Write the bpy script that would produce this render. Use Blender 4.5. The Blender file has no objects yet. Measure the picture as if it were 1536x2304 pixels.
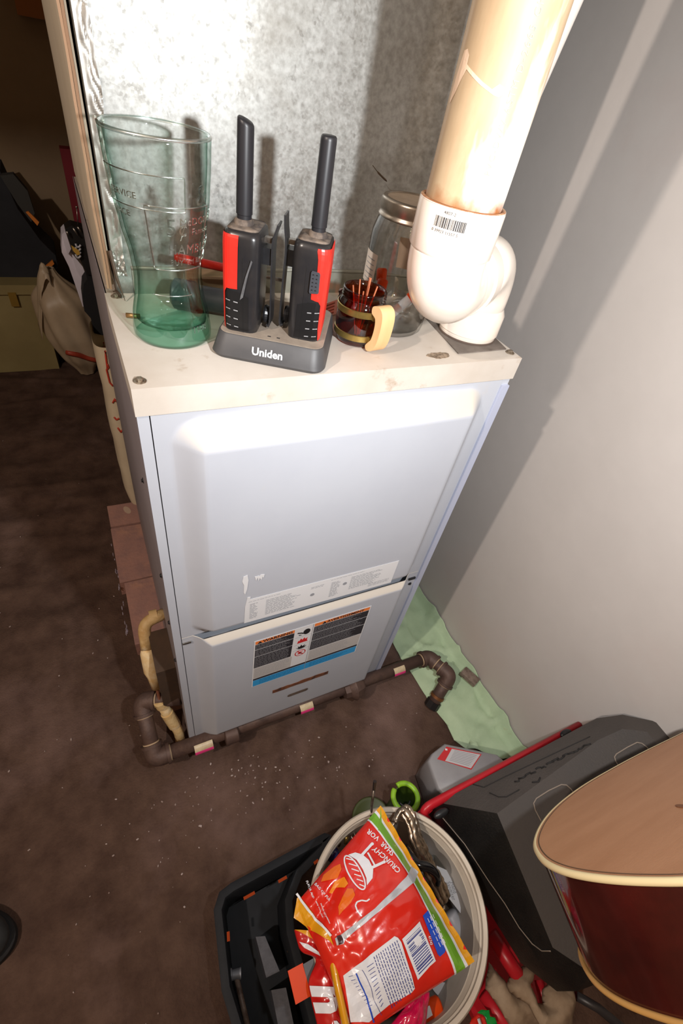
import bpy, bmesh, math, random
import numpy as np
from mathutils import Vector, Matrix, noise
random.seed(7)
S = bpy.context.scene
COL = S.collection
PI = math.pi

# ------------------------------------------------------------------ camera
CAM = np.array([-0.0213, -0.3901, 1.1118]); FP = 1068.87
RW = np.array([[0.89719457, -0.41174409, 0.15971442],     # camera right
               [-0.18909659, -0.68496962, -0.70360436],   # camera down
               [0.39910446, 0.60106856, -0.69241044]])    # camera forward
cd = bpy.data.cameras.new('camera'); co = bpy.data.objects.new('camera', cd); COL.objects.link(co)
m = Matrix.Identity(4)
for i in range(3):
    m[i][0] = RW[0][i]; m[i][1] = -RW[1][i]; m[i][2] = -RW[2][i]; m[i][3] = CAM[i]
co.matrix_world = m
cd.sensor_fit = 'VERTICAL'; cd.sensor_height = 36; cd.sensor_width = 24
cd.lens = FP / 2304 * 36; cd.clip_start = 0.01
S.camera = co

# ------------------------------------------------------------------ light and exposure
w = bpy.data.worlds.new('world'); S.world = w; w.use_nodes = True
w.node_tree.nodes['Background'].inputs[0].default_value = (0.9, 0.85, 0.8, 1)
w.node_tree.nodes['Background'].inputs[1].default_value = 0.03
def lamp(name, loc, power, size, color):
    l = bpy.data.lights.new(name, 'POINT'); l.energy = power; l.shadow_soft_size = size; l.color = color
    o = bpy.data.objects.new(name, l); o.location = loc; COL.objects.link(o); return o
fl_ = lamp('flash_lamp', (0.165, -0.43, 1.14), 21.0, 0.012, (0.97, 0.985, 1.0))
fl_.data.type = 'SPOT'; fl_.data.spot_size = math.radians(154); fl_.data.spot_blend = 1.0      # beam of a camera flash head
fl_.rotation_euler = Vector((0.34, 0.80, -0.50)).to_track_quat('-Z', 'Y').to_euler()
lamp('room_bulb', (-0.80, -0.452, 1.70), 46.0, 0.02, (1.0, 0.87, 0.77))
S.view_settings.view_transform = 'Standard'; S.view_settings.look = 'None'
S.view_settings.gamma = 1.0; S.view_settings.exposure = 0.0
try: S.view_settings.use_curve_mapping = False
except Exception: pass

# ------------------------------------------------------------------ helpers
def lin(c):
    c = c / 255.0
    return c / 12.92 if c <= 0.04045 else ((c + 0.055) / 1.055) ** 2.4
def rgb(r, g, b): return (lin(r), lin(g), lin(b), 1)
def on(axis, val, u, v):
    r = RW.T @ np.array([(u - 768.) / FP, (v - 1152.) / FP, 1.])
    t = (val - CAM[axis]) / r[axis]
    return Vector(CAM + t * r)
def proj(p):
    q = RW @ (np.array(p, float) - CAM); return 768 + FP * q[0] / q[2], 1152 + FP * q[1] / q[2]
MATS = {}
def mat(name, c1, c2=None, rough=.5, metal=0., scale=20., bump=0., bscale=None, spec=.5, thr=(.35, .65), c3=None, s3=4., t3=(.5, .7), coat=0., detail=6, stretch=None, alpha=1., sss=0.):
    if name in MATS: return MATS[name]
    mt = bpy.data.materials.new(name); mt.use_nodes = True; nt = mt.node_tree; N = nt.nodes; L = nt.links
    b = N['Principled BSDF']; b.inputs['Roughness'].default_value = rough; b.inputs['Metallic'].default_value = metal
    b.inputs['Specular IOR Level'].default_value = spec; b.inputs['Base Color'].default_value = c1
    b.inputs['Coat Weight'].default_value = coat; b.inputs['Alpha'].default_value = alpha
    tc = N.new('ShaderNodeTexCoord'); vec = tc.outputs['Object']
    if stretch:
        mp = N.new('ShaderNodeMapping'); mp.inputs['Scale'].default_value = stretch; L.new(vec, mp.inputs[0]); vec = mp.outputs[0]
    last = None
    def layer(sc, th, ca, cb, seedw=0):
        n = N.new('ShaderNodeTexNoise'); n.inputs['Scale'].default_value = sc; n.inputs['Detail'].default_value = detail
        n.inputs['Roughness'].default_value = .62
        L.new(vec, n.inputs['Vector'])
        r = N.new('ShaderNodeMapRange'); r.inputs[1].default_value = th[0]; r.inputs[2].default_value = th[1]
        L.new(n.outputs['Fac'], r.inputs[0])
        mx = N.new('ShaderNodeMix'); mx.data_type = 'RGBA'
        L.new(r.outputs[0], mx.inputs[0])
        if isinstance(ca, tuple): mx.inputs[6].default_value = ca
        else: L.new(ca, mx.inputs[6])
        mx.inputs[7].default_value = cb
        return mx.outputs[2]
    cur = c1
    if c2: cur = layer(scale, thr, cur, c2)
    if c3: cur = layer(s3, t3, cur, c3)
    if not isinstance(cur, tuple): L.new(cur, b.inputs['Base Color'])
    if bump:
        n = N.new('ShaderNodeTexNoise'); n.inputs['Scale'].default_value = bscale or scale * 2; n.inputs['Detail'].default_value = 4
        L.new(vec, n.inputs['Vector'])
        bp = N.new('ShaderNodeBump'); bp.inputs['Strength'].default_value = min(1, bump); bp.inputs['Distance'].default_value = .002
        L.new(n.outputs['Fac'], bp.inputs['Height']); L.new(bp.outputs[0], b.inputs['Normal'])
    MATS[name] = mt; return mt
def thin_glass(name, tint, gloss=1.0, rough=.02, base=.04, tint2=None, zr=None, edge=None):
    """clear glass wall: tinted transparency with fresnel gloss"""
    mt = bpy.data.materials.new(name); mt.use_nodes = True; nt = mt.node_tree; N = nt.nodes; L = nt.links
    for n in list(N):
        if n.type != 'OUTPUT_MATERIAL': N.remove(n)
    out = [n for n in N if n.type == 'OUTPUT_MATERIAL'][0]
    t = N.new('ShaderNodeBsdfTransparent'); t.inputs[0].default_value = tint
    if tint2:
        tc = N.new('ShaderNodeTexCoord'); sp = N.new('ShaderNodeSeparateXYZ'); L.new(tc.outputs['Object'], sp.inputs[0])
        mr = N.new('ShaderNodeMapRange'); mr.inputs[1].default_value = zr[0]; mr.inputs[2].default_value = zr[1]; L.new(sp.outputs[2], mr.inputs[0])
        mx = N.new('ShaderNodeMix'); mx.data_type = 'RGBA'; mx.inputs[6].default_value = tint2; mx.inputs[7].default_value = tint
        L.new(mr.outputs[0], mx.inputs[0]); L.new(mx.outputs[2], t.inputs[0])
    if edge:
        lw = N.new('ShaderNodeLayerWeight'); lw.inputs[0].default_value = .5; pw = N.new('ShaderNodeMath'); pw.operation = 'POWER'; pw.inputs[1].default_value = 2.6; L.new(lw.outputs['Facing'], pw.inputs[0])
        me_ = N.new('ShaderNodeMix'); me_.data_type = 'RGBA'; L.new(pw.outputs[0], me_.inputs[0]); me_.inputs[7].default_value = edge
        if tint2: L.new(mx.outputs[2], me_.inputs[6])
        else: me_.inputs[6].default_value = tint
        L.new(me_.outputs[2], t.inputs[0])
    g = N.new('ShaderNodeBsdfGlossy'); g.inputs['Roughness'].default_value = rough; g.inputs[0].default_value = (gloss, gloss, gloss, 1)
    f = N.new('ShaderNodeFresnel'); f.inputs[0].default_value = 1.5
    ad = N.new('ShaderNodeMath'); ad.operation = 'ADD'; ad.inputs[1].default_value = base; ad.use_clamp = True
    ge = N.new('ShaderNodeNewGeometry'); iv_ = N.new('ShaderNodeMath'); iv_.operation = 'SUBTRACT'; iv_.inputs[0].default_value = 1; L.new(ge.outputs['Backfacing'], iv_.inputs[1])
    fm = N.new('ShaderNodeMath'); fm.operation = 'MULTIPLY'; L.new(f.outputs[0], fm.inputs[0]); L.new(iv_.outputs[0], fm.inputs[1]); L.new(fm.outputs[0], ad.inputs[0])
    m_ = N.new('ShaderNodeMixShader'); L.new(ad.outputs[0], m_.inputs[0]); L.new(t.outputs[0], m_.inputs[1]); L.new(g.outputs[0], m_.inputs[2])
    L.new(m_.outputs[0], out.inputs[0]); return mt

WL = {}
def thing(name, label, cat, loc, group=None):
    o = bpy.data.objects.new(name, None); COL.objects.link(o); o.empty_display_size = .03
    o.location = loc; WL[o] = Vector(loc); o['label'] = label; o['category'] = cat
    if group: o['group'] = group
    return o
def obj(name, bm, mt, parent=None, smooth=False, label=None, cat=None, group=None, kind=None, recenter=True, auto=None):
    me = bpy.data.meshes.new(name); bmesh.ops.recalc_face_normals(bm, faces=bm.faces)
    if recenter and len(bm.verts):
        cs = [v.co for v in bm.verts]
        lo = Vector([min(c[i] for c in cs) for i in range(3)]); hi = Vector([max(c[i] for c in cs) for i in range(3)])
        c = Vector(((lo.x + hi.x) / 2, (lo.y + hi.y) / 2, lo.z))
        bmesh.ops.translate(bm, verts=bm.verts, vec=-c)
    else: c = Vector((0, 0, 0))
    bm.to_mesh(me); bm.free()
    if isinstance(mt, (list, tuple)):
        for q in mt: me.materials.append(q)
    else: me.materials.append(mt)
    if smooth: me.shade_smooth()
    if auto:
        me.shade_smooth()
        try: me.set_sharp_from_angle(angle=math.radians(auto))
        except Exception: pass
    o = bpy.data.objects.new(name, me); COL.objects.link(o)
    if parent is not None:
        o.parent = parent; o.location = c - WL[parent]
    else: o.location = c
    WL[o] = c
    if label: o['label'] = label
    if cat: o['category'] = cat
    if group: o['group'] = group
    if kind: o['kind'] = kind
    return o
def box(bm, lo, hi, M=None):
    vs = []
    for z in (lo[2], hi[2]):
        for x, y in ((lo[0], lo[1]), (hi[0], lo[1]), (hi[0], hi[1]), (lo[0], hi[1])):
            p = Vector((x, y, z)); vs.append(bm.verts.new(M @ p if M else p))
    for f in ((3, 2, 1, 0), (4, 5, 6, 7), (0, 1, 5, 4), (1, 2, 6, 5), (2, 3, 7, 6), (3, 0, 4, 7)):
        bm.faces.new([vs[i] for i in f])
    return bm
def bevel(bm, w, seg=2, ang=30):
    es = [e for e in bm.edges if len(e.link_faces) == 2 and e.calc_face_angle(0) > math.radians(ang)]
    bmesh.ops.bevel(bm, geom=es, offset=w, segments=seg, profile=.5, affect='EDGES', clamp_overlap=True); return bm
def rbox(lo, hi, w=.003, seg=2, M=None):
    bm = bmesh.new(); box(bm, lo, hi, M); return bevel(bm, w, seg)
def lathe(bm, prof, seg=40, M=None, caps=True):
    rings = []
    for r, z in prof:
        ring = []
        for i in range(seg):
            a = 2 * PI * i / seg; p = Vector((r * math.cos(a), r * math.sin(a), z))
            ring.append(bm.verts.new(M @ p if M else p))
        rings.append(ring)
    for a, b in zip(rings, rings[1:]):
        for i in range(seg):
            j = (i + 1) % seg; bm.faces.new((a[i], a[j], b[j], b[i]))
    if caps:
        bm.faces.new(rings[0][::-1]); bm.faces.new(rings[-1])
    return bm
def tube(bm, pts, r, seg=14, caps=True, up=Vector((0, 0, 1)), sq=None):
    pts = [Vector(p) for p in pts]; n = len(pts)
    rs = r if isinstance(r, (list, tuple)) else [r] * n
    t0 = (pts[1] - pts[0]).normalized()
    a = up if abs(t0.dot(up)) < .95 else Vector((1, 0, 0))
    u = t0.cross(a).normalized(); rings = []
    for i, p in enumerate(pts):
        t = (pts[min(i + 1, n - 1)] - pts[max(i - 1, 0)]).normalized()
        u = (u - t * u.dot(t)).normalized(); v = t.cross(u)
        rings.append([bm.verts.new(p + (u * math.cos(2 * PI * k / seg) + v * math.sin(2 * PI * k / seg) * (sq or 1)) * rs[i]) for k in range(seg)])
    for A, B in zip(rings, rings[1:]):
        for k in range(seg):
            j = (k + 1) % seg; bm.faces.new((A[k], A[j], B[j], B[k]))
    if caps: bm.faces.new(rings[0][::-1]); bm.faces.new(rings[-1])
    return bm
def spline(pts, n=8, closed=False):
    P = [Vector(p) for p in pts]; out = []; m_ = len(P)
    for i in range(m_ if closed else m_ - 1):
        if closed: a, b, c, d = P[i - 1], P[i], P[(i + 1) % m_], P[(i + 2) % m_]
        else: a, b, c, d = P[max(i - 1, 0)], P[i], P[i + 1], P[min(i + 2, m_ - 1)]
        for k in range(n):
            t = k / n
            out.append(.5 * ((2 * b) + (c - a) * t + (2 * a - 5 * b + 4 * c - d) * t * t + (3 * b - a - 3 * c + d) * t ** 3))
    if not closed: out.append(P[-1])
    return out
def rounded(pts, rad, n=5):
    """polyline with filleted corners (3D)"""
    P = [Vector(p) for p in pts]; out = [P[0]]
    for a, b, c in zip(P, P[1:], P[2:]):
        d1 = (a - b); d2 = (c - b); r = min(rad, d1.length * .49, d2.length * .49)
        p = b + d1.normalized() * r; q = b + d2.normalized() * r
        for k in range(n + 1):
            t = k / n; out.append(p * (1 - t) ** 2 + b * 2 * t * (1 - t) + q * t * t)
    out.append(P[-1]); return out
def prism(bm, poly, z0, z1, M=None):
    lo = [bm.verts.new((M @ Vector((x, y, z0))) if M else Vector((x, y, z0))) for x, y in poly]
    hi = [bm.verts.new((M @ Vector((x, y, z1))) if M else Vector((x, y, z1))) for x, y in poly]
    bm.faces.new(lo[::-1]); bm.faces.new(hi); n = len(poly)
    for i in range(n): bm.faces.new((lo[i], lo[(i + 1) % n], hi[(i + 1) % n], hi[i]))
    return bm
def grid(bm, fn, nu, nv, closeu=False):
    V = [[bm.verts.new(fn(i / nu, j / nv)) for j in range(nv + 1)] for i in range(nu if closeu else nu + 1)]
    for i in range(nu):
        for j in range(nv):
            a = V[i]; b = V[(i + 1) % len(V)]
            bm.faces.new((a[j], b[j], b[j + 1], a[j + 1]))
    return bm
def solid(bm, th):
    bmesh.ops.recalc_face_normals(bm, faces=bm.faces)
    bmesh.ops.solidify(bm, geom=bm.faces[:], thickness=th); return bm
def sst(a, b, x):
    t = max(0, min(1, (x - a) / (b - a))); return t * t * (3 - 2 * t)
def nz(x, y=0, z=0): return noise.noise(Vector((x, y, z)))
def basis(o, x, y, z=None):
    x = Vector(x).normalized(); y = Vector(y); y = (y - x * x.dot(y)).normalized(); z = x.cross(y)
    return Matrix(((x.x, y.x, z.x, o[0]), (x.y, y.y, z.y, o[1]), (x.z, y.z, z.z, o[2]), (0, 0, 0, 1)))
def text_bm(s, size, extr=0.0, spacing=1.0, align='LEFT', res=2, bold=0.):
    c = bpy.data.curves.new('t', 'FONT'); c.body = s; c.size = size; c.extrude = extr; c.resolution_u = res; c.space_character = spacing; c.align_x = align; c.offset = bold
    o = bpy.data.objects.new('t', c); COL.objects.link(o); dg = bpy.context.evaluated_depsgraph_get()
    me = bpy.data.meshes.new_from_object(o.evaluated_get(dg)); bm = bmesh.new(); bm.from_mesh(me)
    bpy.data.objects.remove(o); bpy.data.curves.remove(c); bpy.data.meshes.remove(me); return bm
def join(bm, other):
    me = bpy.data.meshes.new('j'); other.to_mesh(me); other.free(); bm.from_mesh(me); bpy.data.meshes.remove(me); return bm
def xf(bm, M): bmesh.ops.transform(bm, matrix=M, verts=bm.verts); return bm
def dice(bm, step):
    """cut a flat (xy) mesh on a lattice so that it can be bent"""
    if not bm.verts: return bm
    for ax in (0, 1):
        lo = min(v.co[ax] for v in bm.verts); hi = max(v.co[ax] for v in bm.verts); k = math.floor(lo / step) + 1
        while k * step < hi:
            co_ = Vector((0, 0, 0)); co_[ax] = k * step; no = Vector((0, 0, 0)); no[ax] = 1
            bmesh.ops.bisect_plane(bm, geom=bm.verts[:] + bm.edges[:] + bm.faces[:], plane_co=co_, plane_no=no); k += 1
    return bm
def warp(bm, fn):
    for v in bm.verts: v.co = fn(v.co.x, v.co.y, v.co.z)
    return bm
def poly_bm(poly):
    bm = bmesh.new(); f = bm.faces.new([bm.verts.new((x, y, 0)) for x, y in poly]); f.normal_update(); bmesh.ops.triangulate(bm, faces=[f]); return bm
def rectpoly(x0, y0, x1, y1): return [(x0, y0), (x1, y0), (x1, y1), (x0, y1)]

# ------------------------------------------------------------------ materials
M_white = mat('bright_white', rgb(225, 226, 228), rough=.5)
M_black = mat('black_plastic', rgb(26, 27, 30), rgb(38, 38, 40), rough=.38, scale=60)
M_blackrub = mat('black_rubber', rgb(18, 18, 20), rough=.6)
M_darkprint = mat('dark_print', rgb(30, 30, 34), rough=.5)
M_greyprint = mat('grey_print', rgb(150, 152, 158), rough=.5)
M_steel = mat('steel', rgb(170, 165, 158), rgb(110, 100, 92), rough=.3, metal=.9, scale=80)
M_screw = mat('dull_zinc_screw', rgb(165, 155, 140), rgb(110, 90, 70), rough=.4, metal=.7, scale=300)
M_orange = mat('orange_plastic', rgb(226, 72, 16), rough=.4, spec=.2)
M_red = mat('red_plastic', rgb(232, 48, 36), rgb(215, 40, 32), rough=.35, scale=60)

# ------------------------------------------------------------------ setting
W_, H_, XW = .445, .8763, .693
M_floor = mat('brown_dirty_carpet', rgb(96, 75, 64), rgb(72, 54, 46), rough=.95, scale=14, bump=.9, bscale=260, c3=rgb(128, 104, 96), s3=3.2, t3=(.52, .8), spec=.15)
def floor_z(x, y):
    left = sst(.02, -.2, x) * sst(.0, .5, y)
    z = .017 * left * (nz(x * 2.2, y * 7 + x * 2) + .35 * nz(x * 9, y * 16) + .5 * max(0, 1 - abs(nz(x * 1.5, y * 6 + x, 3)) * 9)) + .0012 * nz(x * 40, y * 40)
    return z * sst(-.02, -.09, x) if x > -.09 else z
bm = bmesh.new()
grid(bm, lambda u, v: Vector((-1.6 + 2.32 * u, -1.2 + 3.3 * v, floor_z(-1.6 + 2.32 * u, -1.2 + 3.3 * v) - .001)), 200, 280)
obj('floor', bm, M_floor, kind='structure', smooth=True, recenter=False)
M_wall = mat('painted_wall', rgb(202, 196, 191), rgb(195, 189, 184), rough=.62, scale=3, bump=.25, bscale=30, c3=rgb(198, 186, 180), s3=2.3, t3=(.55, .75))
obj('wall_right', box(bmesh.new(), (XW, -1.2, 0), (XW + .1, 2.1, 2.3)), M_wall, kind='structure', recenter=False)
M_back = mat('tan_back_wall', rgb(150, 128, 100), rgb(128, 108, 84), rough=.8, scale=2)
obj('wall_back', box(bmesh.new(), (-1.7, 2.0, 0), (XW, 2.1, 2.3)), M_back, kind='structure', recenter=False)
obj('wall_left', box(bmesh.new(), (-1.7, -1.2, 0), (-1.6, 2.0, 2.3)), M_back, kind='structure', recenter=False)
obj('wall_front', box(bmesh.new(), (-1.7, -1.3, 0), (XW + .1, -1.2, 2.3)), M_back, kind='structure', recenter=False)
M_ceil = mat('ceiling_paint', rgb(150, 140, 125), rough=.9)
obj('ceiling', box(bmesh.new(), (-1.7, -1.3, 2.3), (XW + .1, 2.1, 2.4)), M_ceil, kind='structure', recenter=False)

# crumbs on the floor
bm = bmesh.new()
for i in range(330):
    if i < 150:
        a = random.uniform(.03, .5); x = random.gauss(.12, .16); y = random.gauss(-.12, .07)
        if x < -.1 or y > -.05: x = random.uniform(-.25, .3); y = random.uniform(-.3, -.06)
    else: x = random.uniform(-.7, .6); y = random.uniform(-.4, 1.2)
    if (x > -.09 and y > -.03) or (x > -.06 and y < -.215) or (x > .45 and y < -.15): continue
    r = random.uniform(.0006, .0021); 
    M = Matrix.Translation((x, y, floor_z(x, y) + r * .3)) @ Matrix.Rotation(random.uniform(0, PI), 4, 'Z') @ Matrix.Diagonal((r * random.uniform(.7, 1.9), r, r * .6, 1))
    bmesh.ops.create_icosphere(bm, subdivisions=1, radius=1, matrix=M)
obj('floor_crumbs', bm, mat('pale_crumbs', rgb(190, 175, 170), rgb(120, 95, 85), rough=.8, scale=9), kind='stuff', label='pale crumbs and paint flecks scattered over the brown carpet', cat='debris')

# ------------------------------------------------------------------ furnace
M_cab = mat('furnace_grey_paint', rgb(186, 190, 198), rgb(180, 184, 193), rough=.56, scale=5, c3=rgb(196, 186, 172), s3=7, t3=(.64, .9), spec=.5)
def add_dust(mt, col, lo, hi, sc, k):
    nt = mt.node_tree; N = nt.nodes; L = nt.links; b = N['Principled BSDF']; prev = b.inputs['Base Color'].links[0].from_socket
    g = N.new('ShaderNodeNewGeometry'); sp = N.new('ShaderNodeSeparateXYZ'); L.new(g.outputs['Normal'], sp.inputs[0])
    n = N.new('ShaderNodeTexNoise'); n.inputs['Scale'].default_value = sc; n.inputs['Detail'].default_value = 7
    tc = N.new('ShaderNodeTexCoord'); L.new(tc.outputs['Object'], n.inputs['Vector'])
    a = N.new('ShaderNodeMath'); a.operation = 'MULTIPLY_ADD'; a.inputs[1].default_value = k; L.new(n.outputs['Fac'], a.inputs[0]); L.new(sp.outputs[2], a.inputs[2])
    mr = N.new('ShaderNodeMapRange'); mr.inputs[1].default_value = lo; mr.inputs[2].default_value = hi; L.new(a.outputs[0], mr.inputs[0])
    mx = N.new('ShaderNodeMix'); mx.data_type = 'RGBA'; L.new(mr.outputs[0], mx.inputs[0]); L.new(prev, mx.inputs[6]); mx.inputs[7].default_value = col; L.new(mx.outputs[2], b.inputs['Base Color'])
add_dust(M_cab, rgb(198, 191, 180), .36, .80, 30, .35)      # settled grime on the ledges that face up
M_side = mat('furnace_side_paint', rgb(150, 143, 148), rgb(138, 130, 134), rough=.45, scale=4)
M_cap = mat('furnace_top_cream', rgb(206, 199, 190), rgb(192, 182, 170), rough=.5, scale=9, c3=rgb(150, 122, 92), s3=26, t3=(.62, .8))
M_dust = mat('dusty_cap_top', rgb(176, 164, 150), rgb(160, 146, 130), rough=.8, scale=14, c3=rgb(110, 84, 62), s3=34, t3=(.62, .74))
fur = thing('furnace', 'tall grey painted metal furnace cabinet standing on bricks beside the wall', 'furnace', (W_ / 2, .35, .05))
ZB, ZT = .05, H_
bm = bmesh.new()
# cabinet: open front shell as a profile (C channel) with back
prism(bm, [(0, 0), (.0105, 0), (.0105, .012), (.003, .012), (.003, .697), (W_ - .006, .697), (W_ - .006, .012), (W_ - .014, .012), (W_ - .014, 0), (W_ - .002, 0), (W_ - .002, .70), (0, .70)], ZB, ZT - .026)
box(bm, (.003, .014, ZB + .002), (W_ - .006, .02, ZT - .03))
obj('cabinet', bm, M_cab, fur)
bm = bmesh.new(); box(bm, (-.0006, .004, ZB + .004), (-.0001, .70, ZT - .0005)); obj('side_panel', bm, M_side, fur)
bm = bmesh.new(); box(bm, (-.001, -.0015, ZT - .028), (W_ + .001, .20, ZT)); bevel(bm, .0018, 2); capo = obj('top_cap', bm, M_cap, fur, auto=35)
bm = bmesh.new(); box(bm, (.0012, .2, ZT - .026), (W_ - .002, .70, ZT - .001)); obj('rear_top', bm, M_dust, fur)
bm = bmesh.new(); box(bm, (.012, .014, ZT - .0001), (W_ - .014, .198, ZT + .00025)); 
def hexbolt(p, r=.006, nrm='Z', h=.003):
    bm = bmesh.new(); R = {'Z': Matrix.Identity(4), 'Y': Matrix.Rotation(PI / 2, 4, 'X'), 'X': Matrix.Rotation(-PI / 2, 4, 'Y')}[nrm]
    M = Matrix.Translation(p) @ R
    lathe(bm, [(r * 1.25, 0), (r * 1.25, h * .3), (r * 1.1, h * .45)], 18, M); lathe(bm, [(r * .8, h * .3), (r * .8, h), (r * .6, h * 1.2)], 6, M); return bm
bm.free()
for p in ((.008, .011, ZT), (.446 - .008, .013, ZT), (.01, .19, ZT)):
    o = obj('screw', hexbolt((p[0], p[1], ZT - .0002), .0045), M_screw, capo)
for p in ((-.0005, .012, .60), (-.0005, .012, .49), (-.0005, .012, .38), (-.0005, .06, .72)):
    obj('screw', hexbolt(p, .0028, 'X', .002), M_darkprint, fur)
def door(name, x0, x1, z0, z1, bx0, bx1, bz0, bz1, pr, sl, rad, flip=False):
    bm = bmesh.new(); nu, nv = 60, 72
    def sd(x, z, X0, X1, Z0, Z1, r):
        cx, cz = (X0 + X1) / 2, (Z0 + Z1) / 2; dx = abs(x - cx) - (X1 - X0) / 2 + r; dz = abs(z - cz) - (Z1 - Z0) / 2 + r
        return math.hypot(max(dx, 0), max(dz, 0)) + min(max(dx, dz), 0) - r
    # grid lines denser near the slope
    def lines(a, b, c, d, n):
        L = [a]
        for q in (c, d):
            L += [q + sl * t * (1 if q == c else -1) for t in (-.15, 0, .06, .12, .2, .3, .4, .5, .6, .7, .8, .88, .94, 1, 1.15)]
        L += [b] + [c + sl * 1.2 + (d - c - 2.4 * sl) * k / n for k in range(1, n)]
        L = sorted(t for t in L if a <= t <= b); out = [L[0]]
        for t in L[1:]:
            if t - out[-1] > 1e-4: out.append(t)
        return out
    X = lines(x0, x1, bx0, bx1, 10); Z = lines(z0, z1, bz0, bz1, 12)
    def prof(t):   # t 0..1 across the slope, sharper shoulder at top
        return sst(0, 1, t) * .35 + t * .65
    V = []
    for x in X:
        row = []
        for z in Z:
            t = max(0, min(1, -sd(x, z, bx0, bx1, bz0, bz1, rad) / sl)); row.append(bm.verts.new((x, -.0008 - pr * prof(t), z)))
        V.append(row)
    for i in range(len(X) - 1):
        for j in range(len(Z) - 1): bm.faces.new((V[i][j], V[i + 1][j], V[i + 1][j + 1], V[i][j + 1]))
    solid(bm, .001)
    return obj(name, bm, M_cab, fur, auto=60)
updoor = door('upper_door', .0115, .4305, .4595, .8475, .027, .41, .462, .8405, .021, .027, .03)
lodoor = door('lower_door', .0115, .4305, ZB + .012, .458, .027, .41, .075, .471, .020, .024, .012)
# latches and hinge tabs
bm = rbox((.012, -.003, .443), (.024, -.0012, .4468), .0008); obj('latch', bm, M_steel, lodoor)
bm = rbox((.413, -.004, .440), (.427, -.0012, .4445), .0008); obj('latch', bm, M_darkprint, lodoor)
obj('screw', hexbolt((.421, -.0015, .425), .0028, 'Y', .002), M_darkprint, lodoor)
# right foot flange
obj('corner_flange', rbox((.432, -.004, ZB - .003), (W_ - .002, .0, .84), .003), mat('pale_blue_grey_paint', rgb(176, 182, 202), rough=.35), fur)
# slots in lower door : rusted inner plates behind raised torn rim
M_rust = mat('rust', rgb(88, 52, 38), rgb(140, 82, 45), rough=.85, scale=90, c3=rgb(48, 30, 26), s3=60)
yd = -.0213
def jag(x0, x1, zc, hw, n, amp):
    up = [(x0 + (x1 - x0) * i / n, zc + hw + random.uniform(-amp, amp)) for i in range(n + 1)]
    dn = [(x0 + (x1 - x0) * i / n, zc - hw + random.uniform(-amp, amp) * .4) for i in range(n, -1, -1)]
    return up + dn
MF = lambda y: Matrix(((1, 0, 0, 0), (0, 0, -1, y), (0, 1, 0, 0), (0, 0, 0, 1)))   # xy plane -> x z plane facing -y
obj('rusted_slot', xf(prism(bmesh.new(), jag(.160, .278, .2095, .0062, 16, .0016), 0, .0006), MF(yd)), M_rust, lodoor, label='rusted torn handle slot')
pill = [(.2 + .0055 * math.cos(a), .1635 + .0055 * math.sin(a)) for a in [PI / 2 + PI * k / 8 for k in range(9)]] + [(.234 + .0055 * math.cos(a), .1635 + .0055 * math.sin(a)) for a in [-PI / 2 + PI * k / 8 for k in range(9)]]
obj('slot', xf(prism(bmesh.new(), pill, 0, .0005), MF(yd)), mat('slot_brown', rgb(112, 96, 84), rgb(80, 66, 58), rough=.9, scale=90), lodoor)  # flat brown plate for the pill-shaped slot
# rating label
def plate(name, x0, z0, x1, z1, mt, par, y=yd, t=.0002, extra=None):
    bm = bmesh.new(); 
    poly = extra or rectpoly(x0, z0, x1, z1); prism(bm, poly, 0, t, MF(y)); return obj(name, bm, mt, par)
def bars(name, rows, mt, par, y):
    bm = bmesh.new()
    for (a, b, c, d) in rows:
        vs = [bm.verts.new((p[0], y, p[1])) for p in rectpoly(a, b, c, d)]; bm.faces.new(vs)
    return obj(name, bm, mt, par, kind='stuff' if 'print' in name or 'divider' in name or 'field' in name or 'band' in name else None)
yu = -.0222
rate = plate('rating_label', .0985, .486, .352, .546, M_white, updoor, yu, .0003, [(.0985, .4885), (.352, .484), (.352, .5425), (.106, .546), (.1065, .552), (.102, .5525), (.099, .53)])
rows = []
def para(x0, x1, z1, z0, step, hh, jit=.15, rg=random):
    z = z1
    while z > z0:
        x = x0; e = x1 - rg.random() * jit * (x1 - x0)
        while x < e:
            wl = rg.uniform(.0025, .008); rows.append((x, z - hh, min(x + wl, e), z)); x += wl + .0012
        z -= step
para(.104, .16, .5405, .539, .003, .0008); para(.106, .118, .534, .495, .003, .0012, .4); para(.13, .185, .534, .497, .0026, .0010, .35)
para(.2, .222, .534, .529, .003, .001); para(.232, .30, .5395, .538, .003, .0008); para(.234, .25, .532, .495, .003, .0012, .3); para(.268, .325, .533, .5, .0026, .001, .3); para(.305, .345, .5, .4935, .003, .001)
bars('fine_print', rows, M_greyprint, rate, yu - .0005)
for cx, cz in ((.204, .5145), (.2585, .52)):
    bm = bmesh.new(); lathe(bm, [(.0036, 0), (.0036, .0002)], 16, MF(yu - .0004) @ Matrix.Translation((cx, cz, 0))); obj('seal_mark', bm, M_greyprint, rate)
plate('paint_chip', 0, 0, 0, 0, M_white, updoor, yu, .0003, [(.0955, .602), (.101, .6035), (.1025, .592), (.101, .572), (.0985, .5605), (.0965, .566), (.0965, .583), (.094, .592)])
plate('paint_chip', 0, 0, 0, 0, M_white, updoor, yu, .0003, [(.111, .596), (.1145, .5955), (.115, .5965), (.118, .595), (.119, .5975), (.1245, .596), (.1235, .588), (.122, .592), (.1205, .5855), (.118, .5905), (.1165, .584), (.115, .5925), (.113, .586)])
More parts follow.
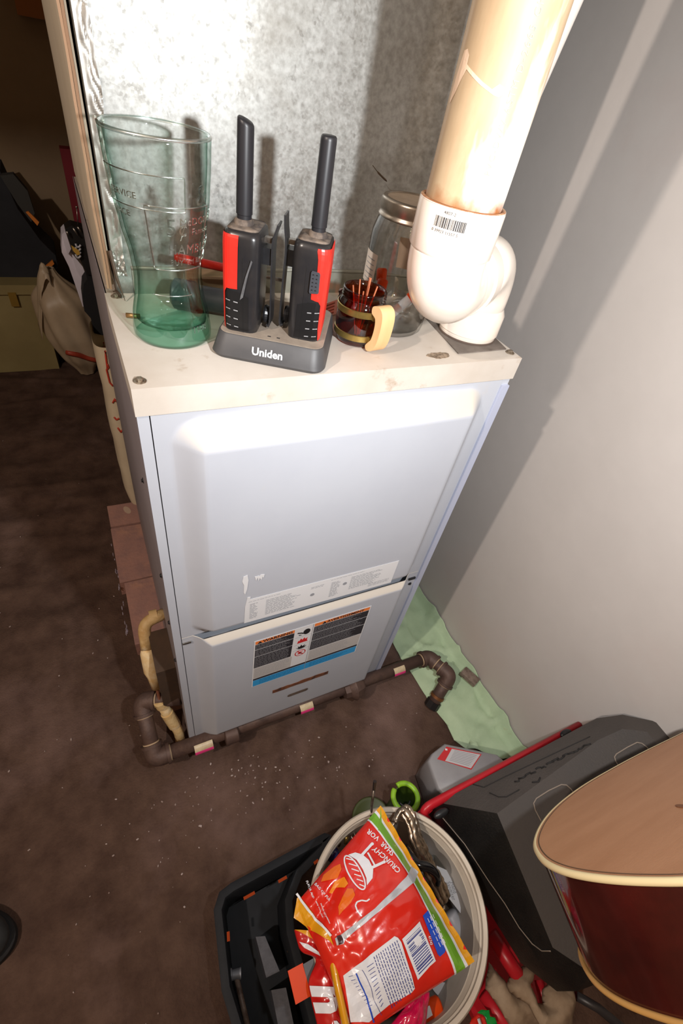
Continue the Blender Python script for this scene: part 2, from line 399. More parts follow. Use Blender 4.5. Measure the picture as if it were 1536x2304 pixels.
# warning label
wl = plate('warning_label', .1165, .262, .3295, .4235, M_white, lodoor, yd, .0003)
yw = yd - .0004
M_warnor = mat('warning_orange', rgb(238, 130, 62), rough=.45); M_warnbk = mat('warning_black', rgb(44, 44, 50), rough=.45); M_blue = mat('label_blue', rgb(52, 160, 222), rough=.45)
def wrect(name, rs, mt, y=yw): return bars(name, rs, mt, wl, y)
L0, L1 = .1185, .1855; R0_, R1 = .2215, .3275
wrect('orange_band', [(L0, .4125, L1, .4215), (R0_, .4125, R1, .4215)], M_warnor)
wrect('black_field', [(L0, .3955, L1, .4115), (L0, .3725, L1, .3945), (L0, .333, L1, .3715), (R0_, .3915, R1, .4115), (R0_, .3655, R1, .3905), (R0_, .333, R1, .3645)], M_warnbk)
wrect('silver_band', [(L0, .293, .1885, .3315), (.2215, .293, R1, .3315)], mat('label_silver', rgb(196, 192, 188), rough=.4))
wrect('dark_band', [(L0, .2865, R1, .2925)], M_warnbk); wrect('blue_band', [(L0, .2635, R1, .286)], M_blue)
wrect('divider', [(.2185, .265, .2195, .4225)], M_greyprint, yw - .0001)
rows = []
para(L0 + .001, L1 - .004, .4105, .3965, .0026, .0013, .3); para(L0 + .001, L1 - .004, .3935, .374, .0026, .0013, .25); para(L0 + .001, L1 - .002, .3705, .336, .0026, .0013, .12)
para(R0_ + .001, R1 - .012, .4105, .3925, .0026, .0013, .3); para(R0_ + .001, R1 - .004, .3895, .367, .0026, .0013, .2); para(R0_ + .001, R1 - .012, .3635, .336, .0026, .0013, .2)
bars('fine_print', rows, mat('fine_print_grey', rgb(120, 120, 124), rough=.5), wl, yw - .0003)
rows = []; para(L0 + .002, .185, .329, .298, .003, .0006, .15); para(.224, R1 - .02, .329, .298, .003, .0006, .15)
bars('fine_print', rows, M_greyprint, wl, yw - .0003)
rows = []; para(L0 + .012, .21, .283, .268, .0045, .0008, .3); para(.228, R1 - .02, .283, .268, .0045, .0008, .3)
bars('fine_print', rows, mat('label_navy', rgb(30, 60, 100), rough=.5), wl, yw - .0003)
def lettering(par, s, M, size, mt, extr=.0001, spacing=1.0, align='LEFT', bold=0., name='lettering'):
    bm = text_bm(s, size, extr, spacing, align, bold=bold); xf(bm, M); return obj(name, bm, mt, par)
def tri(cx, cz, r): return [(cx - r, cz - r * .6), (cx + r, cz - r * .6), (cx, cz + r)]
for x, s, sz in ((L0 + .0035, 'WARNING', .0105), (R0_ + .014, 'AVERTISSEMENT', .0098)):
    lettering(wl, s, MF(yw - .0002) @ Matrix.Translation((x + .009, .4138, 0)), sz, M_darkprint, spacing=1.0, bold=.0002)
    obj('warning_triangle', prism(bmesh.new(), tri(x + .004, .4158, .0042), 0, .0002, MF(yw - .0001)), M_darkprint, wl)
# pictograms column
bm = bmesh.new(); c0 = .2035
for (x, z, a, b) in ((.2085, .405, .0065, .0085), ): prism(bm, [(x + a * math.cos(t), z + b * math.sin(t)) for t in np.linspace(0, 2 * PI, 14, endpoint=False)], 0, .0002, MF(yw))
prism(bm, [(.192, .409), (.200, .406), (.2035, .402), (.2025, .4), (.1985, .403), (.191, .406)], 0, .0002, MF(yw)); prism(bm, [(.194, .401), (.199, .399), (.2, .397), (.195, .398)], 0, .0002, MF(yw))
obj('hand_pictogram', bm, M_darkprint, wl)
M_warnred = mat('label_red', rgb(200, 40, 44), rough=.5)
obj('fire_pictogram', prism(bmesh.new(), [(.194, .372), (.2135, .372), (.2115, .378), (.2125, .384), (.208, .381), (.2065, .387), (.203, .381), (.200, .386), (.1975, .379), (.1955, .381)], 0, .0002, MF(yw)), M_warnred, wl)
obj('burst_pictogram', prism(bmesh.new(), [(.193, .357), (.198, .355), (.1965, .361), (.2005, .358), (.203, .364), (.2055, .358), (.2105, .362), (.2085, .356), (.2135, .357), (.2095, .352), (.2045, .3505), (.199, .351)], 0, .0002, MF(yw)), M_darkprint, wl)
def ring2(bm, cx, cz, ro, ri, n=24, M=None, ez=1.):
    a = [bm.verts.new(M @ Vector((cx + ro * math.cos(2 * PI * k / n), cz + ez * ro * math.sin(2 * PI * k / n), 0))) for k in range(n)]
    b = [bm.verts.new(M @ Vector((cx + ri * math.cos(2 * PI * k / n), cz + ez * ri * math.sin(2 * PI * k / n), 0))) for k in range(n)]
    for k in range(n): bm.faces.new((a[k], a[(k + 1) % n], b[(k + 1) % n], b[k]))
bm = bmesh.new(); ring2(bm, .2035, .336, .0105, .0086, 24, MF(yw - .0001)); prism(bm, [(.1965, .3425), (.1985, .344), (.2105, .3295), (.209, .328)], 0, .0002, MF(yw)); prism(bm, [(.199, .332), (.207, .332), (.207, .3345), (.202, .337), (.199, .336)], 0, .0002, MF(yw)); prism(bm, [(.203, .338), (.208, .3385), (.208, .341), (.203, .340)], 0, .0002, MF(yw))
obj('no_flame_pictogram', bm, M_warnred, wl)
wrect('divider', [(.1885, .3925, .2185, .3932), (.1885, .3665, .2185, .3672), (.1885, .3485, .2185, .3492)], M_greyprint, yw - .0001)

# ------------------------------------------------------------------ sheet metal plenum
def galv():
    mt = mat('galvanised_sheet', rgb(176, 177, 174), rgb(150, 150, 146), rough=.5, metal=.7, scale=150, c3=rgb(104, 94, 78), s3=9, t3=(.5, .95), detail=10, thr=(.38, .66))
    nt = mt.node_tree; N = nt.nodes; L = nt.links; b = N['Principled BSDF']
    v = N.new('ShaderNodeTexVoronoi'); v.inputs['Scale'].default_value = 420; tc = N.new('ShaderNodeTexCoord'); L.new(tc.outputs['Object'], v.inputs['Vector'])
    n = N.new('ShaderNodeTexNoise'); n.inputs['Scale'].default_value = 120; n.inputs['Detail'].default_value = 10; L.new(tc.outputs['Object'], n.inputs['Vector'])
    m1 = N.new('ShaderNodeMath'); m1.operation = 'MULTIPLY_ADD'; m1.inputs[1].default_value = .18; L.new(v.outputs['Color'], m1.inputs[0])
    m2 = N.new('ShaderNodeMath'); m2.operation = 'MULTIPLY_ADD'; m2.inputs[1].default_value = .45; m2.inputs[2].default_value = .14; L.new(n.outputs['Fac'], m2.inputs[0]); L.new(m2.outputs[0], m1.inputs[2])
    L.new(m1.outputs[0], b.inputs['Roughness']); return mt
M_galv = galv()
ple = thing('plenum_duct', 'galvanised sheet metal duct plenum rising from the furnace top', 'duct', (.25, .45, H_))
YD = .2
def py_(x, z):
    t = sst(.325, .375, x - (z - .9) * .045)
    return YD - .016 * t - .0018 * math.exp(-((x - .055) / .03) ** 2) * (z - .87) * 3 + .0009 * nz(x * 11, z * 9)
bm = bmesh.new(); grid(bm, lambda u, v: Vector((.0125 + .4855 * u, py_(.0125 + .4855 * u, H_ + .62 * v), H_ + .0005 + .62 * v)), 130, 50); solid(bm, .001)
obj('front_sheet', bm, M_galv, ple, smooth=True)
bm = bmesh.new(); box(bm, (.4955, YD - .005, H_ + .0), (.4975, .62, H_ + .62)); box(bm, (.014, .618, H_), (.4975, .62, H_ + .62)); box(bm, (.012, YD + .002, H_), (.0135, .62, H_ + .62)); obj('side_sheet', bm, M_galv, ple)
obj('slit_block_strip', box(bmesh.new(), (.4715, .157, H_ + .03), (.4735, .186, H_ + .62)), M_galv, ple)  # strip added to block bulb light and narrow the lit slit on the wall
bm = bmesh.new(); tube(bm, [(.03 + i * .027, py_(.03 + i * .027, .905) - .0015, .9035 + .0004 * math.sin(i)) for i in range(17)], .0022, 8); grid(bm, lambda u, v: Vector((.03 + .43 * u, py_(.03 + .43 * u, .9) - .0025 + .0005 * nz(u * 9, v), H_ + .026 * v)), 60, 3)
obj('bottom_flange', bm, mat('flange_dull', rgb(150, 150, 140), rgb(120, 118, 104), rough=.5, metal=.5, scale=20), ple, smooth=True)
# insulation board on left side, layered edge
M_board = mat('beige_fibre_board', rgb(196, 182, 160), rgb(178, 164, 142), rough=.85, scale=5, stretch=(1, 1, .12), bump=.4, bscale=60)
bm = bmesh.new()
def brd(u, v):
    y = .206 + .49 * u; z = H_ + .007 + .62 * v
    return Vector((.0035 + .0014 * nz(y * 9, z * 7) , y, z + (.002 * nz(y * 30, 1) if v == 0 else 0)))
grid(bm, brd, 40, 50); solid(bm, -.0065); obj('insulation_board', bm, M_board, ple)
for k in range(2):
    bm = bmesh.new(); grid(bm, lambda u, v: Vector((.0035 + .0028 * k + .0022 * u + .0011 * nz(v * 11, k * 5) - .0005, .2035 - .0022 * k - .0012 * u, H_ + .004 + .62 * v)), 2, 70); solid(bm, .0009)
    obj('board_facing', bm, mat('torn_kraft_edge%d' % k, rgb(168 - 20 * k, 138 - 20 * k, 112 - 18 * k), rough=.85), ple)
# foil tape wrinkled in the corner
M_foil = mat('foil_tape', rgb(188, 186, 180), rgb(160, 156, 148), rough=.42, metal=.75, scale=40)
bm = bmesh.new()
def foil(u, v):
    z = H_ + .02 + .24 * v; x = .0128 + (.012 + .003 * nz(z * 30)) * u
    cr = .0022 * abs(nz(x * 150, z * 70)) * sst(.1, .6, u) + .0008 * abs(nz(x * 60, z * 50, 3))
    if v < .12: cr += .006 * abs(nz(x * 200, z * 160, 8)) * (1 - v / .12)
    return Vector((x, YD - .0022 - cr, z))
grid(bm, foil, 14, 150); solid(bm, .0004); obj('foil_tape', bm, M_foil, ple)
bm = bmesh.new(); prism(bm, [(.0125, .198), (.0155, .186), (.0130, .184), (.010, .2)], H_ + .0015, H_ + .004); 
tube(bm, [(.0112, .196, H_ + .045), (.0135, .188, H_ + .02), (.0175, .176, H_ + .001)], [.0022, .0018, .0003], 6); obj('torn_foil_tail', bm, mat('dark_foil', rgb(92, 76, 64), rough=.5, metal=.5), ple)
obj('scratch_mark', tube(bmesh.new(), spline([on(1, YD - .0012 - .016, 838, 372), on(1, YD - .0182, 852, 390), on(1, YD - .0182, 870, 408)], 4), [.0004] * 4 + [.0011] * 4 + [.0005], 6), mat('old_drip', rgb(70, 54, 36), rough=.7), ple)

# ------------------------------------------------------------------ vent pipe and fittings
M_pvcw = mat('white_pvc', rgb(238, 228, 216), rgb(232, 218, 202), rough=.28, scale=14, c3=rgb(206, 172, 138), s3=22, t3=(.62, .85), coat=.3)
def pipe_mat():
    mt = mat('stained_pvc', rgb(188, 164, 132), rgb(166, 138, 106), rough=.5, scale=26, c3=rgb(222, 218, 208), s3=12, t3=(.50, .60), coat=.08, stretch=(1, 1, .3), spec=.3)
    nt = mt.node_tree; N = nt.nodes; L = nt.links; b = N['Principled BSDF']; prev = b.inputs['Base Color'].links[0].from_socket
    tc = N.new('ShaderNodeTexCoord'); sp = N.new('ShaderNodeSeparateXYZ'); L.new(tc.outputs['Object'], sp.inputs[0])
    n = N.new('ShaderNodeTexNoise'); n.inputs['Scale'].default_value = 45; n.inputs['Detail'].default_value = 6; L.new(tc.outputs['Object'], n.inputs['Vector'])
    a = N.new('ShaderNodeMath'); a.operation = 'MULTIPLY_ADD'; a.inputs[1].default_value = .045; L.new(n.outputs['Fac'], a.inputs[0]); 
    ng = N.new('ShaderNodeMath'); ng.operation = 'MULTIPLY'; ng.inputs[1].default_value = -1; L.new(sp.outputs[2], ng.inputs[0]); L.new(ng.outputs[0], a.inputs[2])
    mr = N.new('ShaderNodeMapRange'); mr.inputs[1].default_value = -.004; mr.inputs[2].default_value = .012; L.new(a.outputs[0], mr.inputs[0])
    mx = N.new('ShaderNodeMix'); mx.data_type = 'RGBA'; L.new(mr.outputs[0], mx.inputs[0]); L.new(prev, mx.inputs[6]); mx.inputs[7].default_value = rgb(150, 92, 48)
    L.new(mx.outputs[2], b.inputs['Base Color']); return mt
M_pvcd = pipe_mat()
UX, UY, BX, BY = .2753, -.0188, .409, .068
ven = thing('vent_pipe', 'large stained plastic vent pipe with white elbows on furnace top corner', 'pipe', (BX, BY, H_ + .001))
bm = bmesh.new(); lathe(bm, [(.0322, 1.02), (.0322, 1.60)], 64, Matrix.Translation((UX, UY, 0))); obj('pipe', bm, M_pvcd, ven, smooth=True, auto=40)
bm = bmesh.new(); lathe(bm, [(.034, .998), (.0366, 1.001), (.0366, 1.034), (.0362, 1.036), (.0330, 1.0362), (.0326, 1.030)], 64, Matrix.Translation((UX, UY, 0)), caps=False); hub = obj('hub', bm, M_pvcw, ven, auto=50)
bm = bmesh.new(); lathe(bm, [(.0326, 1.0352), (.0332, 1.0366), (.0358, 1.0364), (.0364, 1.0352)], 64, Matrix.Translation((UX, UY, 0)), caps=False); obj('stained_rim', bm, mat('rim_rust_stain', rgb(150, 98, 62), rgb(196, 160, 128), rough=.6, scale=40, thr=(.45, .6)), ven, smooth=True)
zh = .962
dh = Vector((UX - BX, UY - BY, 0)); LH = dh.length; dh.normalize()
def arc(c, a, b, r, n=10): return [c + a * r * math.cos(t) + b * r * math.sin(t) for t in [PI / 2 * k / n for k in range(n + 1)]]
Z = Vector((0, 0, 1)); B0 = Vector((BX, BY, 0)); U0 = Vector((UX, UY, 0)); ra = .036
path1 = [B0 + Z * (H_ + .018), B0 + Z * (zh - ra)] + arc(B0 + dh * ra + Z * (zh - ra), -dh, Z, ra) [1:] + [B0 + dh * LH * .55 + Z * zh]
path2 = [B0 + dh * LH * .45 + Z * zh] + arc(U0 - dh * ra + Z * (zh + ra), -Z, dh, ra) + [U0 + Z * 1.003]
bm = bmesh.new(); tube(bm, path1, .0338, 40); obj('lower_elbow', bm, M_pvcw, ven, smooth=True)
bm = bmesh.new(); tube(bm, path2, .0346, 40); obj('upper_elbow', bm, M_pvcw, ven, smooth=True)
c_ = B0 + dh * (LH * .50) + Z * zh
bm = bmesh.new(); tube(bm, [c_ - dh * .006, c_ - dh * .0045, c_ + dh * .016, c_ + dh * .018], [.0345, .0374, .0374, .0345], 48); obj('hub', bm, M_pvcw, ven, auto=50)
bm = bmesh.new(); lathe(bm, [(.0352, H_ + .0015), (.0362, H_ + .003), (.0362, H_ + .008), (.0376, H_ + .0085), (.0376, H_ + .032), (.0338, H_ + .040)], 64, Matrix.Translation((BX, BY, 0))); obj('base_collar', bm, M_pvcw, ven, auto=50)
bm = bmesh.new(); lathe(bm, [(.0366, H_ + .0006), (.0372, H_ + .002), (.0364, H_ + .0035)], 64, Matrix.Translation((BX, BY, 0))); obj('base_seal', bm, mat('dark_seal', rgb(86, 70, 60), rough=.8), ven)
def on_cyl(bm, cx, cy, r, a0, z0):      # x along the circumference (to the right seen from outside), y up
    dice(bm, .004)
    return warp(bm, lambda x, y, z: Vector((cx + (r + .0003 + z) * math.cos(a0 + x / r), cy + (r + .0003 + z) * math.sin(a0 + x / r), z0 + y)))
aC = math.atan2(CAM[1] - UY, CAM[0] - UX)
M_ink = mat('barcode_ink', rgb(40, 38, 40), rough=.6)
bm = bmesh.new(); x = 0
rg = random.Random(3)
while x < .026:
    w_ = rg.choice((.0003, .0003, .0006, .0009)); join(bm, poly_bm(rectpoly(x, 0, x + w_, .0075))); x += w_ + rg.choice((.0003, .0005, .0007))
on_cyl(bm, UX, UY, .0366, aC - .50, 1.0215); obj('barcode', bm, M_ink, hub)
for s, dx, dz, sz in (('4807-2', .006, .0098, .0032), ('0 39923 11557 5', -.001, -.0036, .0030)):
    bm = text_bm(s, sz, 0, 1.1); on_cyl(bm, UX, UY, .0366, aC - .5 + dx / .0366, 1.0215 + dz); obj('lettering', bm, M_ink, hub)
# printed lines running up the pipe
for s, da, z0, sz, mt in (('PVC-DWV ASTM D-2665 CHARLOTTE', .42, 1.06, .0062, mat('faded_green_ink', rgb(120, 142, 134), rgb(170, 160, 130), rough=.6, scale=90)),):
    bm = text_bm(s, sz, 0, 1.25); xf(bm, Matrix.Rotation(PI / 2, 4, 'Z')); on_cyl(bm, UX, UY, .0322, aC + da, z0); obj('lettering', bm, mt, ven)
bm = bmesh.new()   # flap of beige tape / peeled film and paint drip
P = [(-.0340, .0765), (-.0300, .0775), (-.0270, .0745), (-.0266, .0700), (-.0101, .0632), (-.0029, .0608), (.001, .0641), (.0047, .0630), (.0055, .0596), (.0028, .0575), (-.0009, .0580), (-.0117, .0615), (-.0260, .0675), (-.0290, .0620), (-.0325, .0545), (-.0370, .0480), (-.0385, .0500), (-.0370, .0640)]
join(bm, poly_bm(P)); on_cyl(bm, UX, UY, .0322, aC, 1.046); obj('dried_drip', bm, mat('dried_beige_drip', rgb(226, 196, 168), rough=.5), ven)
# second vent
iv = thing('intake_pipe', 'slim white plastic pipe with black print leaning behind the large vent pipe', 'pipe', (.33, .05, .99))
a_, b_ = Vector((.336, .050, 1.0)), Vector((.455, .083, 1.55))
bm = bmesh.new(); tube(bm, [a_, b_], .021, 40); obj('pipe', bm, mat('clean_white_pvc', rgb(226, 220, 212), rough=.35), iv, smooth=True)
dz_ = (b_ - a_).normalized(); fr = Vector((CAM[0] - .40, CAM[1] - .05, 0)).normalized(); rt = dz_.cross(fr) * -1
bm = text_bm('PVC 1120  ASTM D 1785  480 PSI', .0055, .0001, 1.2); dice(bm, .004)
aa = .92
def ipm(x, y, z):
    q = a_ + dz_ * (.12 + x); ang = aa + y / .021
    return q + (fr * math.cos(ang) + rt * math.sin(ang)) * (.0214)
warp(bm, ipm); obj('lettering', bm, M_ink, iv)
# gasket plate
GZ = H_ + .0006
gp = [(on(2, H_, u, v).x, on(2, H_, u, v).y) for u, v in ((1030, 797), (1138, 787), (1108, 757))] + [(.452, .11), (.375, .118)]
obj('gasket_plate', prism(bmesh.new(), gp, GZ - .0005, GZ + .0008), mat('grey_rubber_gasket', rgb(120, 110, 102), rgb(96, 86, 78), rough=.7, scale=40), label='flat grey rubber gasket plate under the vent pipe base', cat='gasket')
bm = bmesh.new(); rr = random.Random(5); sp_ = []
for k in range(22):
    a = 2 * PI * k / 22; sp_.append((.333 + (.0125 + .005 * rr.random()) * math.cos(a) , .019 + (.0052 + .003 * rr.random()) * math.sin(a)))
prism(bm, sp_, H_ - .0002, H_ + .0004); obj('dirt_stain', bm, mat('dirt_patch', rgb(96, 80, 64), rgb(150, 132, 112), rough=.95, scale=160, thr=(.4, .6)), fur)

# ------------------------------------------------------------------ pint glass
GX, GY = .0535, .100; GH = .165
def gp_r(t):      # outer radius by height fraction
    K = [(0, .0368), (.03, .0375), (.12, .0362), (.25, .0318), (.34, .0305), (.45, .0318), (.6, .0365), (.75, .0400), (.9, .0418), (1, .0424)]
    for (a, ra_), (b, rb) in zip(K, K[1:]):
        if t <= b: return ra_ + (rb - ra_) * sst(a, b, t) * .5 + (rb - ra_) * (t - a) / (b - a) * .5
    return K[-1][1]
GZ0 = H_ + .0006
glass_t = thing('pint_glass', 'tall green-tinted pint glass with embossed lettering on furnace top', 'glass', (GX, GY, GZ0))
M_gl = thin_glass('green_glass', (.978, .994, .988, 1), .9, .03, .02, tint2=(.70, .90, .83, 1), zr=(.0, .06), edge=(.33, .54, .46, 1))
out = [(gp_r(i / 40), GZ0 + GH * i / 40) for i in range(41)]
inn = [(gp_r(i / 40) - .0032, GZ0 + GH * i / 40) for i in range(40, 3, -1)]
prof = [(.030, GZ0)] + out + [(gp_r(1) - .0016, GZ0 + GH + .0014)] + inn + [(.024, GZ0 + .0135), (.001, GZ0 + .0125)]
bm = bmesh.new()
def fl(r, a, z):  # ten shallow flutes low down
    t = (z - GZ0) / GH; k = sst(.62, .4, t) * sst(.06, .14, t)
    return r * (1 - .035 * k * (1 - abs(math.cos(a * 5))))
rings = []
for r, z in prof:
    rings.append([bm.verts.new((GX + fl(r, 2 * PI * i / 80, z) * math.cos(2 * PI * i / 80), GY + fl(r, 2 * PI * i / 80, z) * math.sin(2 * PI * i / 80), z)) for i in range(80)])
for a, b in zip(rings, rings[1:]):
    for i in range(80): bm.faces.new((a[i], a[(i + 1) % 80], b[(i + 1) % 80], b[i]))
bm.faces.new(rings[0][::-1]); bm.faces.new(rings[-1])
gw = obj('glass_wall', bm, M_gl, glass_t, smooth=True)
M_em = thin_glass('embossed_glass', (.82, .92, .88, 1), 1, .25, .34, edge=(.5, .62, .56, 1))
def emboss(s, a0, z, size, sp=1.1):
    bm = text_bm(s, size, .0002, sp, res=2)
    dice(bm, .004)
    warp(bm, lambda x, y, zz: Vector((GX + (gp_r((z + y - GZ0) / GH) + .0005 + zz) * math.cos(a0 + x / .039), GY + (gp_r((z + y - GZ0) / GH) + .0005 + zz) * math.sin(a0 + x / .039), z + y)))
    obj('embossed_lettering', bm, M_em, glass_t)
aG = math.atan2(CAM[1] - GY, CAM[0] - GX)
for s, a0, zz, sz in (('5\u00a2', .02, .100, .019), ('McDONALD\'S', .32, .108, .0085), ('Famous', .62, .1005, .0072), ('HAMBURGERS', .04, .085, .0115), ("BUY 'EM BY THE BAG", .08, .0755, .0068), ('1948', .50, .014, .009), ('SERVICE', -1.15, .124, .0066), ('SINCE', -1.2, .110, .0066), ('&', .70, .122, .022)):
    emboss(s, aG + a0, GZ0 + zz, sz)
bm = bmesh.new()
def gpt(a, z, off=.0004): return Vector((GX + (gp_r((z) / GH) + off) * math.cos(a), GY + (gp_r(z / GH) + off) * math.sin(a), GZ0 + z))
for A0, A1, z0, z1 in ((-.35, 1.1, .071, .121), (-1.3, .45, .118, .142)):
    P = [(A0, z0), (A1, z0), (A1, z1), (A0, z1)]
    pts = []
    for (a, b), (c, d) in zip(P, P[1:] + P[:1]):
        for k in range(12): pts.append(gpt(aG + a + (c - a) * k / 12, b + (d - b) * k / 12))
    tube(bm, pts + pts[:1], .00055, 6)
tube(bm, [gpt(aG - .5 + .09 * k, .0485) for k in range(14)], .0004, 6)
obj('embossed_outline', bm, M_em, glass_t, smooth=True)
bm = bmesh.new(); lathe(bm, [(gp_r(1) - .0022, GZ0 + GH - .0005), (gp_r(1) + .0003, GZ0 + GH - .0008), (gp_r(1) + .0005, GZ0 + GH + .0008), (gp_r(1) - .001, GZ0 + GH + .0018)], 80, Matrix.Translation((GX, GY, 0)), caps=False)
obj('rim', bm, thin_glass('glass_rim', (.85, .92, .90, 1), 1, .25, .5), glass_t, smooth=True)

# ------------------------------------------------------------------ walkie-talkies and charger
O3 = Vector((.081, .048, 0)); E1 = Vector((.871, -.491, 0)); E2 = Vector((.491, .871, 0))
CM = Matrix(((E1.x, E2.x, 0, O3.x), (E1.y, E2.y, 0, O3.y), (0, 0, 1, 0), (0, 0, 0, 1)))   # local (a,b,z)
ZC = H_ + .0006; ZCT = H_ + .023
M_chg = mat('dusty_dark_plastic', rgb(60, 60, 62), rgb(70, 69, 70), rough=.5, scale=30)
M_chgd = mat('thick_dust', rgb(128, 116, 104), rgb(148, 136, 122), rough=.9, scale=50)
chg = thing('charging_cradle', 'dark grey two-bay charging cradle holding both walkie-talkies', 'charger', CM @ Vector((.052, .06, ZC)))
def rrect(a0, b0, a1, b1, r, n=6):
    P = []
    for cx, cy, s in ((a1 - r, b1 - r, 0), (a0 + r, b1 - r, 1), (a0 + r, b0 + r, 2), (a1 - r, b0 + r, 3)):
        P += [(cx + r * math.cos(PI / 2 * (s + k / n)), cy + r * math.sin(PI / 2 * (s + k / n))) for k in range(n + 1)]
    return P
def loft(bm, secs, M=None, cap=True):
    R = [[bm.verts.new((M @ Vector((x, y, z))) if M else Vector((x, y, z))) for x, y in P] for P, z in secs]
    n = len(R[0])
    for a, b in zip(R, R[1:]):
        for i in range(n): bm.faces.new((a[i], a[(i + 1) % n], b[(i + 1) % n], b[i]))
    if cap: bm.faces.new(R[0][::-1]); bm.faces.new(R[-1])
    return bm
bm = bmesh.new(); loft(bm, [(rrect(-.002, .0, .1085, .112, .014), ZC), (rrect(-.0035, -.0015, .110, .113, .014), ZC + .003), (rrect(-.0025, -.0005, .109, .112, .014), ZC + .006), (rrect(.002, .005, .1065, .109, .012), ZCT - .0012), (rrect(.0032, .0062, .1053, .108, .011), ZCT)], CM)
obj('housing', bm, M_chg, chg, auto=40)
bm = bmesh.new(); loft(bm, [(rrect(.0036, .0066, .1049, .1076, .0108), ZCT + .0001), (rrect(.0040, .0070, .1045, .1072, .0105), ZCT + .0004)], CM); obj('dusty_top', bm, M_chgd, chg)
bm = text_bm('Uniden', .0105, .0001, 1.0, bold=.0003); 
# front wall plane of the cradle
fn0 = CM @ Vector((0, .0021, ZC + .007)); fn1 = CM @ Vector((0, .0044, ZC + .021)); upv = (fn1 - fn0).normalized()
TM = basis(CM @ Vector((.0375, .0001, ZC + .0085)), E1, upv)
xf(bm, TM); obj('lettering', bm, M_white, chg, label='white maker lettering')
for a in (.050, .059):
    obj('bay_mark', xf(box(bmesh.new(), (0, 0, 0), (.003, .0015, .0003)), Matrix.Translation(CM @ Vector((a, .014, ZCT + .0004))) @ Matrix.Rotation(-.51, 4, 'Z')), M_darkprint, chg)
M_rad = mat('radio_black', rgb(30, 30, 33), rgb(40, 38, 38), rough=.28, scale=40, c3=rgb(74, 68, 62), s3=18, t3=(.62, .95))
M_grip = mat('radio_grip_black', rgb(14, 14, 16), rough=.45)
M_rdust = mat('radio_dust', rgb(120, 106, 94), rgb(70, 62, 58), rough=.85, scale=70, thr=(.4, .6))
def radio(a0, a1, b0, b1, side, label):
    """side -1: face (red) to the left, clip on the right; +1 mirrored"""
    t = thing('walkie_talkie', label, 'radio', CM @ Vector(((a0 + a1) / 2, (b0 + b1) / 2, ZCT)))
    cx = (a0 + a1) / 2; hw = (a1 - a0) / 2
    def sec(k, top=0, q0=0, q1=1.):
        return rrect(cx - hw * k, b0 + (1 - k) * .02, cx + hw * k, b1 - (1 - k) * .02, .0075 * k + .001, 5)
    z0 = ZCT + .0006; zt_ = .9875
    bm = bmesh.new()
    loft(bm, [(sec(.93), z0), (sec(.97), z0 + .01), (sec(1.0), z0 + .045), (sec(1.0), zt_ - .012), (sec(.985), zt_ - .006), (sec(.93), zt_ - .0022), (sec(.80), zt_ - .0004), (sec(.6), zt_)], CM)
    obj('body', bm, M_rad, t, auto=60)
    # red shell hugging the face side
    def wrapf(s0, s1, off):     # s along the front wall from face side, metres measured on b0 face; negative s wraps onto the face
        pass
    xs = lambda s: cx + side * (hw - s)   # s inward from the face side, along the narrow front wall
    def shell(poly, off, mt, name, th=.0012, step=.0025):
        bm = dice(poly_bm(poly), step); 
        def f(s, z, q):
            zz = z; k = 1.0
            k = float(np.interp(zz, [z0, z0 + .01, z0 + .045, zt_ - .012, zt_ - .006, zt_ - .0022], [.93, .97, 1, 1, .985, .93]))
            r = .0075 * k + .001; H = hw * k; bb = b0 + (1 - k) * .02
            # path: straight along front wall, then corner arc, then the face wall
            L = H - r
            sc = s - r * (1)      # s measured so that s=r is arc start
            if s >= r: x = cx + side * (H - s); y = bb - off
            elif s >= r - PI / 2 * r:
                an = (r - s) / r; x = cx + side * (H - r + (r + off) * math.sin(an)); y = bb + r - (r + off) * math.cos(an)
            else: x = cx + side * (H + off); y = bb + r + (r - PI / 2 * r - s)
            return CM @ Vector((x, y, zz))
        warp(bm, f); return obj(name, bm, mt, t, smooth=False)
    s_lo = -.035
    if side < 0:
        poly = [(s_lo, z0 + .004), (.0012, z0 + .001), (.0022, z0 + .036), (.0042, z0 + .0395), (.0140, z0 + .0400), (.0144, zt_ - .006), (.0140, zt_ - .0035), (s_lo, zt_ - .0035)]
    else:
        poly = [(s_lo, z0 + .004), (.0008, z0 + .001), (.0026, z0 + .012), (.0032, z0 + .036), (.0056, z0 + .0395), (.0125, z0 + .0410), (.0128, z0 + .0465), (.0088, z0 + .047), (.0100, zt_ - .012), (.0112, zt_ - .0055), (.0105, zt_ - .0035), (s_lo, zt_ - .0035)]
    shell(poly, .0008, M_red, 'red_shell')
    # grip field with moulded dashes
    gpoly = [(.0016, z0 + .002), (2 * hw - .009, z0 + .002), (2 * hw - .009, z0 + .034), (.0145, z0 + .0375), (.0045, z0 + .0385), (.0028, z0 + .035)]
    shell(gpoly, .0005, M_grip, 'grip_panel')
    for j in range(4):
        for i, s in enumerate((.0055, .0125)):
            zz = z0 + .0055 + j * .0078 - .0008 * i
            shell([(s - .002, zz), (s + .002, zz - .0004), (s + .002, zz + .0005), (s, zz + .0007), (s - .002, zz + .0009)], .0012, mat('grip_dash_grey', rgb(150, 150, 152), rough=.35), 'grip_dash', step=.01)  # dashes in pale grey on the black grip
    shell([(.0190, z0 + .0), (.0192, z0 + .0), (.0192, zt_ - .02), (.0190, zt_ - .02)], .0011, mat('seam_dark', rgb(8, 8, 9), rough=.8), 'seam', step=.01)
    # dusty top, antenna socket, knob
    bm = bmesh.new(); loft(bm, [(sec(.84), zt_ - .0002), (sec(.60), zt_ + .0006), (sec(.45), zt_ + .0010)], CM); obj('dusty_top', bm, M_rdust, t, smooth=True)
